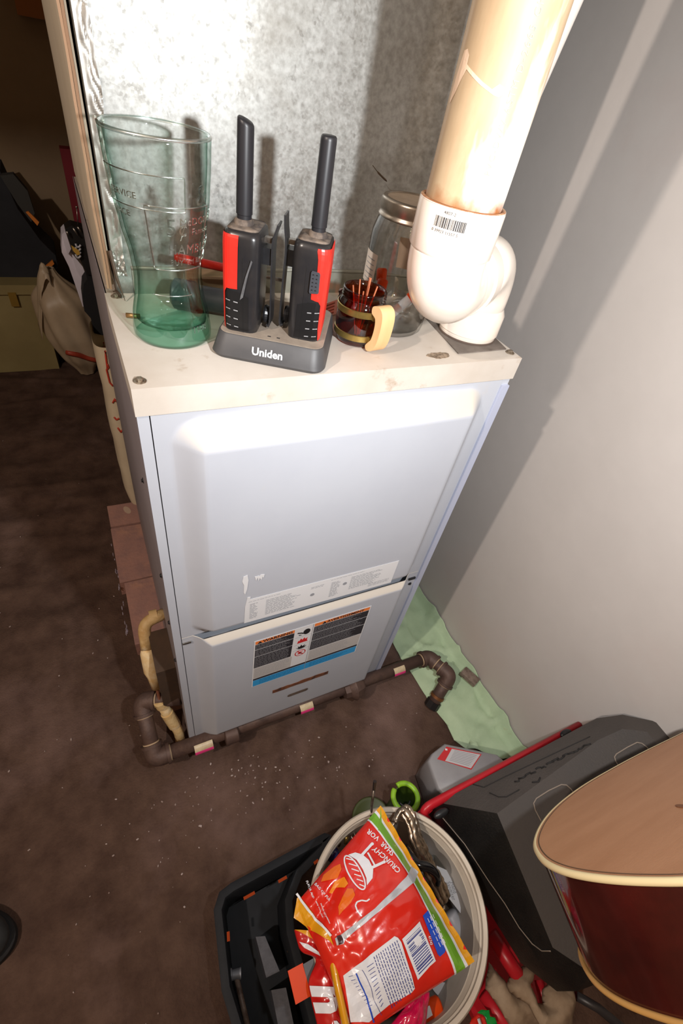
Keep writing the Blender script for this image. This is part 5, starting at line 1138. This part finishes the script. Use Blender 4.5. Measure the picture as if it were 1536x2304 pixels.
for x in (.33, .67):
    bm = bmesh.new(); tube(bm, [Vector((x, -.312, .001)), Vector((x, -.312, .246))], .007, 12); obj('upright', bm, M_redf, rf, smooth=True)
bm = bmesh.new(); box(bm, (.33, -.62, .001), (.67, -.33, .018)); obj('base_plate', bm, M_redf, rf)
for u, v in ((992, 1830), (1272, 1650)):
    bm = bmesh.new(); p = on(2, .258, u, v); bmesh.ops.create_icosphere(bm, subdivisions=3, radius=.011, matrix=Matrix.Translation(p) @ Matrix.Rotation(.0, 4, 'Z') @ Matrix.Diagonal((1.3, .6, .6, 1))); obj('black_clip', bm, M_black, rf, smooth=True)
M_case = mat('black_case', rgb(22, 22, 23), rgb(32, 31, 30), rough=.42, scale=30, bump=.35, bscale=350)
case = thing('plastic_case', 'large black moulded plastic case with dusty top leaning against the wall', 'case', (.5, -.45, .13))
def onpl(u, v, z0, x0, k):     # plane z = z0 + k (x - x0)
    r = RW.T @ np.array([(u - 768.) / FP, (v - 1152.) / FP, 1.]); t_ = (z0 + k * (CAM[0] - x0) - CAM[2]) / (r[2] - k * r[0]); return Vector(CAM + t_ * r)
BP = (.24, .34, .46); TP_ = (.315, .40, .44)
bs = [onpl(u, v, *BP) for u, v in ((985, 1806), (1342, 1616), (1400, 1608), (1478, 1624), (1512, 1664))] + [Vector((.686, -.62, .409)), onpl(1300, 2230, *BP), onpl(1212, 2162, *BP)]
tp = [onpl(u, v, *TP_) for u, v in ((1118, 1830), (1345, 1665), (1400, 1640), (1455, 1646), (1490, 1690))] + [Vector((.655, -.60, .407 + .0)), onpl(1330, 2190, *TP_), onpl(1243, 2132, *TP_)]
bm = bmesh.new(); lo2 = [bm.verts.new(Vector((p.x, p.y, p.z - .06))) for p in bs]; lo = [bm.verts.new(p) for p in bs]; hi = [bm.verts.new(p) for p in tp]
n = len(bs)
for a, b in ((lo2, lo), (lo, hi)):
    for i in range(n): bm.faces.new((a[i], a[(i + 1) % n], b[(i + 1) % n], b[i]))
bm.faces.new(lo2[::-1])
ctr = sum((p for p in tp), Vector()) / n; cv = bm.verts.new(ctr)
for i in range(n): bm.faces.new((hi[i], hi[(i + 1) % n], cv))
bevel(bm, .016, 4, 18)
def case_mat():
    mt = M_case; nt = mt.node_tree; N = nt.nodes; L = nt.links; b = N['Principled BSDF']; prev = b.inputs['Base Color'].links[0].from_socket
    g = N.new('ShaderNodeNewGeometry'); sp = N.new('ShaderNodeSeparateXYZ'); L.new(g.outputs['Normal'], sp.inputs[0])
    n = N.new('ShaderNodeTexNoise'); n.inputs['Scale'].default_value = 12; n.inputs['Detail'].default_value = 6
    tc = N.new('ShaderNodeTexCoord'); L.new(tc.outputs['Object'], n.inputs['Vector'])
    a = N.new('ShaderNodeMath'); a.operation = 'MULTIPLY_ADD'; a.inputs[1].default_value = .35; L.new(n.outputs['Fac'], a.inputs[0]); y_ = N.new('ShaderNodeMath'); y_.operation = 'MULTIPLY_ADD'; y_.inputs[1].default_value = .45; L.new(sp.outputs[1], y_.inputs[0]); L.new(sp.outputs[2], y_.inputs[2]); L.new(y_.outputs[0], a.inputs[2])
    mr = N.new('ShaderNodeMapRange'); mr.inputs[1].default_value = .80; mr.inputs[2].default_value = 1.18; L.new(a.outputs[0], mr.inputs[0])
    mx = N.new('ShaderNodeMix'); mx.data_type = 'RGBA'; L.new(mr.outputs[0], mx.inputs[0]); L.new(prev, mx.inputs[6]); mx.inputs[7].default_value = rgb(76, 70, 66); L.new(mx.outputs[2], b.inputs['Base Color'])
    r = N.new('ShaderNodeMapRange'); r.inputs[3].default_value = .4; r.inputs[4].default_value = .85; L.new(mr.outputs[0], r.inputs[0]); L.new(r.outputs[0], b.inputs['Roughness'])
case_mat()
shell_ = obj('shell', bm, M_case, case, auto=40)
from mathutils.bvhtree import BVHTree
def bvh_of(o):
    bm_ = bmesh.new(); bm_.from_mesh(o.data); bmesh.ops.translate(bm_, verts=bm_.verts, vec=WL[o]); t_ = BVHTree.FromBMesh(bm_); bm_.free(); return t_
bv = bvh_of(shell_)
def onmesh(t_, u, v, off=.001):
    r = Vector(RW.T @ np.array([(u - 768.) / FP, (v - 1152.) / FP, 1.])).normalized(); h = t_.ray_cast(Vector(CAM), r)
    return (h[0] + h[1] * off) if h[0] else None
def meshline(name, pts, rad, mt, par, t_=bv, off=.0006, closed=False):
    P = [q for q in (onmesh(t_, *p, off) for p in pts) if q]
    if len(P) < 2: return
    bm = bmesh.new(); tube(bm, P, rad, 6); return obj(name, bm, mt, par, smooth=True)
def c7(L): return [(980 + x / 2.763, 1580 + y / 2.763) for x, y in L]
def dense(L, n=6): return [(a[0] + (b[0] - a[0]) * k / n, a[1] + (b[1] - a[1]) * k / n) for a, b in zip(L, L[1:]) for k in range(n)] + [L[-1]]
M_seam = mat('dusty_seam', rgb(140, 128, 116), rough=.8)
meshline('inset_outline', dense(c7([(655, 740), (618, 670), (608, 628), (625, 598), (700, 550), (780, 512), (812, 515), (840, 540), (868, 582)])), .0009, M_seam, case)
meshline('inset_outline', dense(c7([(1148, 418), (1118, 368), (1110, 340), (1122, 322), (1190, 280), (1250, 250), (1280, 256), (1305, 275), (1328, 300)])), .0009, M_seam, case)
M_mark = mat('rubbed_mark', rgb(30, 28, 28), rough=.7)
meshline('groove', dense(c7([(232, 512), (300, 530), (420, 470), (620, 375), (800, 290), (960, 215)])), .0007, M_mark, case)
meshline('groove', dense(c7([(335, 565), (390, 590), (440, 590), (520, 545)])), .0008, M_mark, case)
rr = random.Random(2)
for k in range(14):
    x = 490 + 33 * k; y = 490 - 16.5 * k + rr.uniform(-6, 6)
    meshline('rub_mark', c7([(x, y), (x + rr.uniform(10, 30), y - rr.uniform(2, 18)), (x + rr.uniform(25, 48), y - rr.uniform(5, 26))]), .0012, M_mark, case)
meshline('rub_mark', dense(c7([(600, 500), (640, 495), (650, 470)])), .0012, M_mark, case)
meshline('lower_edge', dense(c7([(30, 700), (180, 880), (330, 1110), (430, 1250), (520, 1400), (600, 1500), (660, 1545), (715, 1545)])), .0008, M_seam, case)

# ------------------------------------------------------------------ guitar
gn = Vector((0.0, math.cos(math.radians(21)), math.sin(math.radians(21)))).normalized(); gp0 = Vector(CAM + .50 * (RW.T @ np.array([(1203 - 768.) / FP, (1893 - 1152.) / FP, 1.])))
def gpx(u, v, off=0.):
    r = Vector(RW.T @ np.array([(u - 768.) / FP, (v - 1152.) / FP, 1.])); t_ = (gp0 - Vector(CAM)).dot(gn) / r.dot(gn); return Vector(CAM) + r * t_ + gn * off
gt = thing('acoustic_guitar', 'acoustic guitar body with tan top, cream binding and dark red sides', 'guitar', (.5, -.52, .30))
go = [(1604, 1700), (1590, 1645), (1562, 1634), (1536, 1648), (1450, 1690), (1380, 1727), (1310, 1768), (1255, 1810), (1222, 1847), (1205, 1883), (1206, 1908), (1225, 1933), (1260, 1951), (1310, 1963), (1380, 1971), (1460, 1974), (1540, 1973), (1600, 1966), (1650, 1940), (1655, 1850), (1625, 1760), (1604, 1700)]
sm = spline([Vector((*p, 0)) for p in go], 6)
F = [gpx(p.x, p.y) for p in sm]
GD = .100
bm = bmesh.new(); n = len(F); vs = [bm.verts.new(p) for p in F]; bm.faces.new(vs).normal_update(); bmesh.ops.triangulate(bm, faces=bm.faces[:])
M_spr = mat('tan_spruce', rgb(184, 134, 98), rgb(174, 124, 88), rough=.42, scale=9, stretch=(1, 5, 5), bump=.15, bscale=300)
obj('top', bm, M_spr, gt)
bm = bmesh.new(); ctr = sum(F, Vector()) / n
nb = 10
def sidep(i, k): 
    p = F[i]; t_ = k / nb; return p - gn * (GD * t_) - (p - ctr).normalized() * .0012
R = [[bm.verts.new(sidep(i, k)) for k in range(nb + 1)] for i in range(n)]
for i in range(n - 1):
    for k in range(nb): bm.faces.new((R[i][k], R[i + 1][k], R[i + 1][k + 1], R[i][k + 1]))
bm.faces.new([R[i][nb] for i in range(n)])
M_mah = mat('dark_mahogany', rgb(72, 22, 18), rgb(52, 16, 14), rough=.14, scale=5, stretch=(1, 4, 4), coat=.6)
obj('side', bm, M_mah, gt, auto=50)
M_bind = mat('cream_binding', rgb(232, 212, 164), rough=.35)
bm = bmesh.new(); tube(bm, [p - gn * .003 for p in F], .0033, 8); obj('top_binding', bm, M_bind, gt, smooth=True)
bm = bmesh.new(); tube(bm, [p - gn * (GD - .001) for p in F], .0026, 8); obj('back_binding', bm, mat('amber_binding', rgb(206, 158, 92), rough=.35), gt, smooth=True)
bm = bmesh.new(); tube(bm, [p - gn * .0002 for p in [q + (ctr - q).normalized() * .0040 for q in F]], .0007, 6); obj('purfling', bm, mat('purfling_dark', rgb(90, 66, 46), rough=.5), gt, smooth=True)
obj('bridge_pin_mark', prism(bmesh.new(), [(.003 * math.cos(a), .007 * math.sin(a)) for a in np.linspace(0, 2 * PI, 12, endpoint=False)], 0, .0006, basis(gpx(1534, 1815, .0002), (1, 0, 0), gn.cross(Vector((1, 0, 0))))), mat('knot_brown', rgb(120, 76, 48), rough=.5), gt)

# ------------------------------------------------------------------ gloves and bits under the case
def c8(L): return [(1040 + x / 4.267, 2000 + y / 4.267) for x, y in L]
M_glove = mat('dirty_leather', rgb(172, 152, 128), rgb(140, 118, 96), rough=.85, scale=22, c3=rgb(104, 86, 70), s3=16, t3=(.55, .75), bump=.3, bscale=140)
def glove(name, P, z, lab, grp=None, hgt=.018, sd=0):
    Q = [on(2, z, *p) for p in c8(P)]; bm = dice(poly_bm([(q.x, q.y) for q in Q]), .004)
    cx = sum(q.x for q in Q) / len(Q); cy = sum(q.y for q in Q) / len(Q)
    edge = [(Vector((Q[i].x, Q[i].y)), Vector((Q[(i + 1) % len(Q)].x, Q[(i + 1) % len(Q)].y))) for i in range(len(Q))]
    def dist(x, y):
        p = Vector((x, y)); best = 9
        for a, b in edge:
            t_ = max(0, min(1, (p - a).dot(b - a) / max(1e-9, (b - a).length_squared))); best = min(best, (p - a - (b - a) * t_).length)
        return best
    warp(bm, lambda x, y, zz: Vector((x, y, z - hgt * .4 + hgt * math.sqrt(min(1, dist(x, y) / .014)) + .010 * nz(x * 36 + sd, y * 40) + .004 * abs(nz(x * 90, y * 90, sd)))))
    solid(bm, .0015); return obj(name, bm, M_glove, label=lab, cat='glove', smooth=True, group=grp)
glove('work_glove', [(270, 700), (430, 900), (520, 1020), (640, 1000), (700, 1100), (800, 1330), (470, 1330), (330, 1090), (240, 960), (255, 780)], .115, 'dirty beige leather work glove against the outer side of the bucket', 'work gloves', sd=1)
glove('work_glove', [(440, 925), (470, 850), (590, 735), (690, 720), (712, 770), (705, 850), (690, 930), (720, 1020), (735, 1095), (800, 1100), (790, 960), (850, 885), (960, 830), (1070, 905), (1088, 1100), (1080, 1340), (760, 1340), (640, 1120), (540, 1050), (470, 990)], .135, 'dirty beige leather work glove with folded cuff below the black case', 'work gloves', sd=5)
t = thing('drill_bit', 'ribbed steel tip poking out under the black case', 'bit', on(2, .13, 1222, 2190))
a, b = on(2, .155, 1206, 2172), on(2, .150, 1238, 2207); d_ = (b - a).normalized()
bm = bmesh.new(); k = 14; tube(bm, [a + (b - a) * (i / k) for i in range(k + 1)], [(.0105 - .0055 * i / k) * (1 if i % 2 else .9) for i in range(k + 1)], 16); obj('ribbed_cone', bm, M_steel, t, auto=30)
bm = bmesh.new(); tube(bm, [b, b + d_ * .006], .0025, 10); obj('tip', bm, M_steel, t, smooth=True)
bm = bmesh.new(); tube(bm, [on(2, .12, 1296, 2240), on(2, .12, 1345, 2268), on(2, .12, 1420, 2330)], .0065, 12); obj('dark_tube', bm, mat('dark_grey_tube', rgb(52, 50, 52), rough=.4), label='dark grey metal tube on the floor below the guitar', cat='tube', smooth=True)
t = thing('candy_wrapper', 'small green and red shiny wrapper at the foot of the bucket', 'wrapper', on(2, .10, 1090, 2290))
def wrp(name, P, z, mt):
    Q = [on(2, z, *p) for p in c8(P)]; bm = dice(poly_bm([(q.x, q.y) for q in Q]), .004); warp(bm, lambda x, y, zz: Vector((x, y, z + .004 * nz(x * 70, y * 70)))); solid(bm, .0006); return obj(name, bm, mt, t, smooth=True)
wrp('green_film', [(140, 1190), (180, 1160), (260, 1165), (265, 1225), (310, 1235), (335, 1300), (250, 1330), (200, 1210)], .118, mat('wrapper_green', rgb(18, 150, 60), rough=.2)); wrp('red_film', [(60, 1320), (90, 1250), (140, 1205), (215, 1230), (235, 1330)], .122, M_bag); wrp('white_letter', [(140, 1250), (165, 1240), (200, 1330), (165, 1330)], .1275, M_white)

# ------------------------------------------------------------------ left edge: shoe, cream jug, background clutter
sh = thing('shoe', 'toe of a dark rubber shoe at the left edge of the carpet', 'shoe', (-.39, -.15, 0))
bm = bmesh.new(); bmesh.ops.create_uvsphere(bm, u_segments=32, v_segments=16, radius=1, matrix=Matrix.Translation((-.405, -.155, .030)) @ Matrix.Rotation(-.35, 4, 'Z') @ Matrix.Diagonal((.088, .047, .034, 1))); obj('upper', bm, mat('dark_shoe', rgb(40, 42, 44), rgb(52, 54, 54), rough=.6, scale=60), sh, smooth=True)
bm = bmesh.new(); lathe(bm, [(.98, 0), (1.03, .1), (1.03, .8), (.98, 1)], 40, Matrix.Translation((-.405, -.155, .001)) @ Matrix.Rotation(-.35, 4, 'Z') @ Matrix.Diagonal((.090, .049, .018, 1))); obj('sole', bm, mat('shoe_sole', rgb(30, 30, 32), rough=.8), sh, auto=40)
cj = thing('paper_sack', 'cream paper sack with red marker scribbles standing behind the furnace side', 'bag', (-.0, .80, .001))
def ck(u, v):
    z = .001 + .545 * v; w_ = .030 + .004 * nz(v * 6) - .018 * sst(.22, .0, v); th = 2 * PI * u
    cx = .025; e = .45
    x = cx - .002 + (.018 + w_) * math.copysign(abs(math.cos(th)) ** e, math.cos(th)); y = .80 + .075 * math.copysign(abs(math.sin(th)) ** e, math.sin(th))
    return Vector((x + .012 * v * 0 , y, z))
bm = bmesh.new(); grid(bm, ck, 48, 40, closeu=True); bmesh.ops.contextual_create(bm, geom=[e for e in bm.edges if e.is_boundary]) if False else None
obj('sack', bm, mat('cream_paper', rgb(214, 200, 172), rgb(200, 184, 156), rough=.8, scale=8), cj, smooth=True)
M_scr = mat('red_marker', rgb(190, 60, 40), rough=.6)
cjb = bvh_of([o for o in cj.children][0])
for P in ([(233, 770), (238, 800), (242, 830)], [(241, 818), (244, 826), (240, 832), (247, 860), (254, 868)], [(254, 906), (258, 897), (261, 903)], [(257, 938), (262, 944), (268, 941)], [(265, 962), (272, 972), (276, 966)]):
    meshline('marker_scribble', dense(P, 3), .0022, M_scr, cj, cjb, .001)
# unseen overhead box, added to keep bulb light off the back of the room
obj('overhead_light_block', box(bmesh.new(), (-1.5, .02, 1.50), (.45, .62, 1.80)), M_galv, label='unseen sheet metal box added overhead to block the room bulb', cat='duct')

# black and white portable stack behind the furnace
st = thing('storage_rack', 'white plastic rack holding dark boxes behind the furnace', 'rack', (.03, .95, .45))
def bx3(name, pxs, y0, dy, mt, par, bv=.003):
    P = [on(1, y0, *p) for p in pxs]; bm = bmesh.new(); a = [bm.verts.new(p) for p in P]; b = [bm.verts.new(p + Vector((0, dy, 0))) for p in P]; n = len(P)
    bm.faces.new(a); bm.faces.new(b[::-1])
    for i in range(n): bm.faces.new((a[i], a[(i + 1) % n], b[(i + 1) % n], b[i]))
    bevel(bm, bv, 1); return obj(name, bm, mt, par)
M_wp = mat('dim_white_plastic', rgb(200, 196, 206), rgb(186, 180, 190), rough=.4, scale=9)
bx3('side_plate', [(139, 528), (146, 520), (158, 556), (195, 640), (200, 688), (186, 690), (155, 600), (139, 568)], .93, .05, M_wp, st)
bx3('shelf_plate', [(160, 568), (186, 600), (196, 626), (192, 640), (172, 610)], .92, .04, M_wp, st)
bx3('upper_plate', [(139, 528), (147, 520), (160, 560), (152, 575)], .91, .04, M_wp, st)
db = thing('radio_set', 'dark portable radio with aerial and pale rings on the white rack', 'radio', (.03, .93, .60))
bx3('body', [(146, 516), (160, 508), (205, 520), (215, 620), (196, 618), (176, 575), (158, 548)], .88, .04, M_grip, db)
for k in range(4):
    P = [on(1, .872, 158 + 10 * math.cos(a) * .6 + 18, 546 + 8 * k + 10 * math.sin(a)) for a in np.linspace(.5, 2.9, 10)]; bm = bmesh.new(); tube(bm, P, .0022, 6); obj('pale_ring', bm, mat('ring_grey', rgb(170, 170, 176), rough=.4), db, smooth=True)
for (a, b) in (((164, 513), (176, 530)), ((174, 510), (183, 522)), ((150, 520), (154, 530))):
    bm = bmesh.new(); tube(bm, [on(1, .87, *a), on(1, .87, *b)], .0022, 6); obj('chrome_key', bm, M_steel, db, smooth=True)
bm = bmesh.new(); tube(bm, [on(1, .89, 172, 466), on(1, .89, 176, 512)], .0011, 8); obj('aerial', bm, M_steel, db, smooth=True)
bm = bmesh.new(); bmesh.ops.create_icosphere(bm, subdivisions=2, radius=.0026, matrix=Matrix.Translation(on(1, .89, 172, 466))); obj('aerial_tip', bm, M_steel, db, smooth=True)
bx3('yellow_patch', [(160, 552), (178, 564), (180, 572), (174, 575), (164, 564)], .869, .003, mat('dim_yellow', rgb(176, 140, 60), rough=.5), db, .0005)
bt = thing('black_bag', 'matt black lumpy bag hanging below the rack behind the furnace', 'bag', (.03, .9, .50))
bx3('bag_body', [(188, 640), (196, 628), (214, 632), (236, 700), (238, 756), (212, 750), (204, 716), (190, 700), (186, 668)], .86, .05, mat('matt_black', rgb(12, 12, 16), rough=.9), bt, .006)
obj('rack_post', box(bmesh.new(), (.012, .98, .001), (.045, 1.01, .60)), M_wp, st)

# back of the room
YB = 1.64
ch = thing('storage_chest', 'dull olive storage chest standing on the carpet at the far left', 'chest', (-.45, 1.8, .0))
M_olive = mat('dull_olive', rgb(150, 136, 92), rgb(136, 122, 80), rough=.7, scale=6)
obj('body', rbox((-.80, YB, .001), (-.168, 1.95, .30), .012, 3), M_olive, ch, auto=40)
obj('lid', rbox((-.81, YB - .012, .302), (-.160, 1.96, .335), .010, 3), M_olive, ch, auto=40)
obj('latch', rbox((-.262, YB - .016, .262), (-.238, YB - .001, .31), .003), mat('latch_brass', rgb(160, 130, 60), rough=.4, metal=.5), ch)
pb = thing('plastic_bag', 'knotted white plastic bag with red stripe on the floor beside the chest', 'bag', (-.08, 1.62, .0))
def pbag(u, v):
    th = 2 * PI * u; z = .005 + .40 * v; prof = .095 * math.sin(PI * min(1, .12 + v * .72)) ** .7 * (1 - .72 * sst(.72, 1, v)) * (.65 + .35 * sst(0, .2, v))
    w_ = 1 + .18 * nz(math.cos(th) * 1.6 + 3, math.sin(th) * 1.6, v * 3) + .06 * math.sin(th * 7 + v * 6)
    return Vector((-.070 - .045 * v + prof * w_ * math.cos(th), 1.60 + .9 * prof * w_ * math.sin(th), z))
bm = bmesh.new(); grid(bm, pbag, 64, 40, closeu=True); M_pb = mat('white_bag_film', rgb(190, 172, 146), rgb(170, 150, 124), rough=.45, scale=7); bo = obj('bag_body', bm, M_pb, pb, smooth=True)
bm = bmesh.new(); grid(bm, lambda u, v: Vector((-.115 - .075 * u, 1.55 + .02 * v, .36 + .03 * math.sin(u * 5) - .16 * u * u + .05 * v + .02 * nz(u * 4, v * 4))), 14, 8); solid(bm, .002); obj('handle_loop', bm, M_pb, pb, smooth=True)
pbb = bvh_of(bo)
meshline('red_stripe', dense([(150, 792), (175, 798), (200, 806), (226, 812)], 4), .010, mat('bag_red_stripe', rgb(170, 66, 44), rough=.5), pb, pbb, .001)
# black tool bag with yellow trim
tb = thing('tool_bag', 'large black tool bag with orange trim leaning on the back wall', 'bag', (-.2, 1.72, .33))
bx3('bag_body', [(-120, 420), (0, 385), (40, 470), (90, 540), (125, 575), (130, 600), (90, 640), (0, 650), (-120, 650)], 1.70, .16, mat('tool_bag_black', rgb(22, 24, 30), rgb(32, 34, 40), rough=.8, scale=10), tb, .02)
bx3('flap', [(0, 395), (30, 392), (62, 430), (78, 480), (70, 500), (40, 460)], 1.68, .03, mat('flap_dark_teal', rgb(52, 52, 50), rough=.8), tb, .01)
for P in ([(58, 478), (64, 476), (88, 500), (84, 508)], [(96, 605), (118, 586), (122, 594), (102, 612)]): bx3('orange_trim', P, 1.672, .01, mat('dim_orange_trim', rgb(206, 120, 40), rough=.6), tb, .002)
obj('dark_red_panel', rbox((-.002, 1.88, .42), (.10, 1.93, .70), .004), mat('dark_red_paint', rgb(120, 20, 36), rough=.5), label='dark red panel standing behind the furnace at the back wall', cat='panel')
obj('black_crate', rbox((-.045, 1.78, .001), (.12, 1.95, .425), .006), mat('near_black_crate', rgb(24, 22, 24), rough=.8), label='near black crate carrying the dark red panel by the back wall', cat='crate')
obj('wooden_bracket', rbox((-.042, 1.93, 1.018), (.06, 1.999, 1.10), .004), mat('orange_wood', rgb(150, 90, 40), rough=.7), label='orange-brown wooden bracket fixed on the back wall at upper left', cat='bracket')
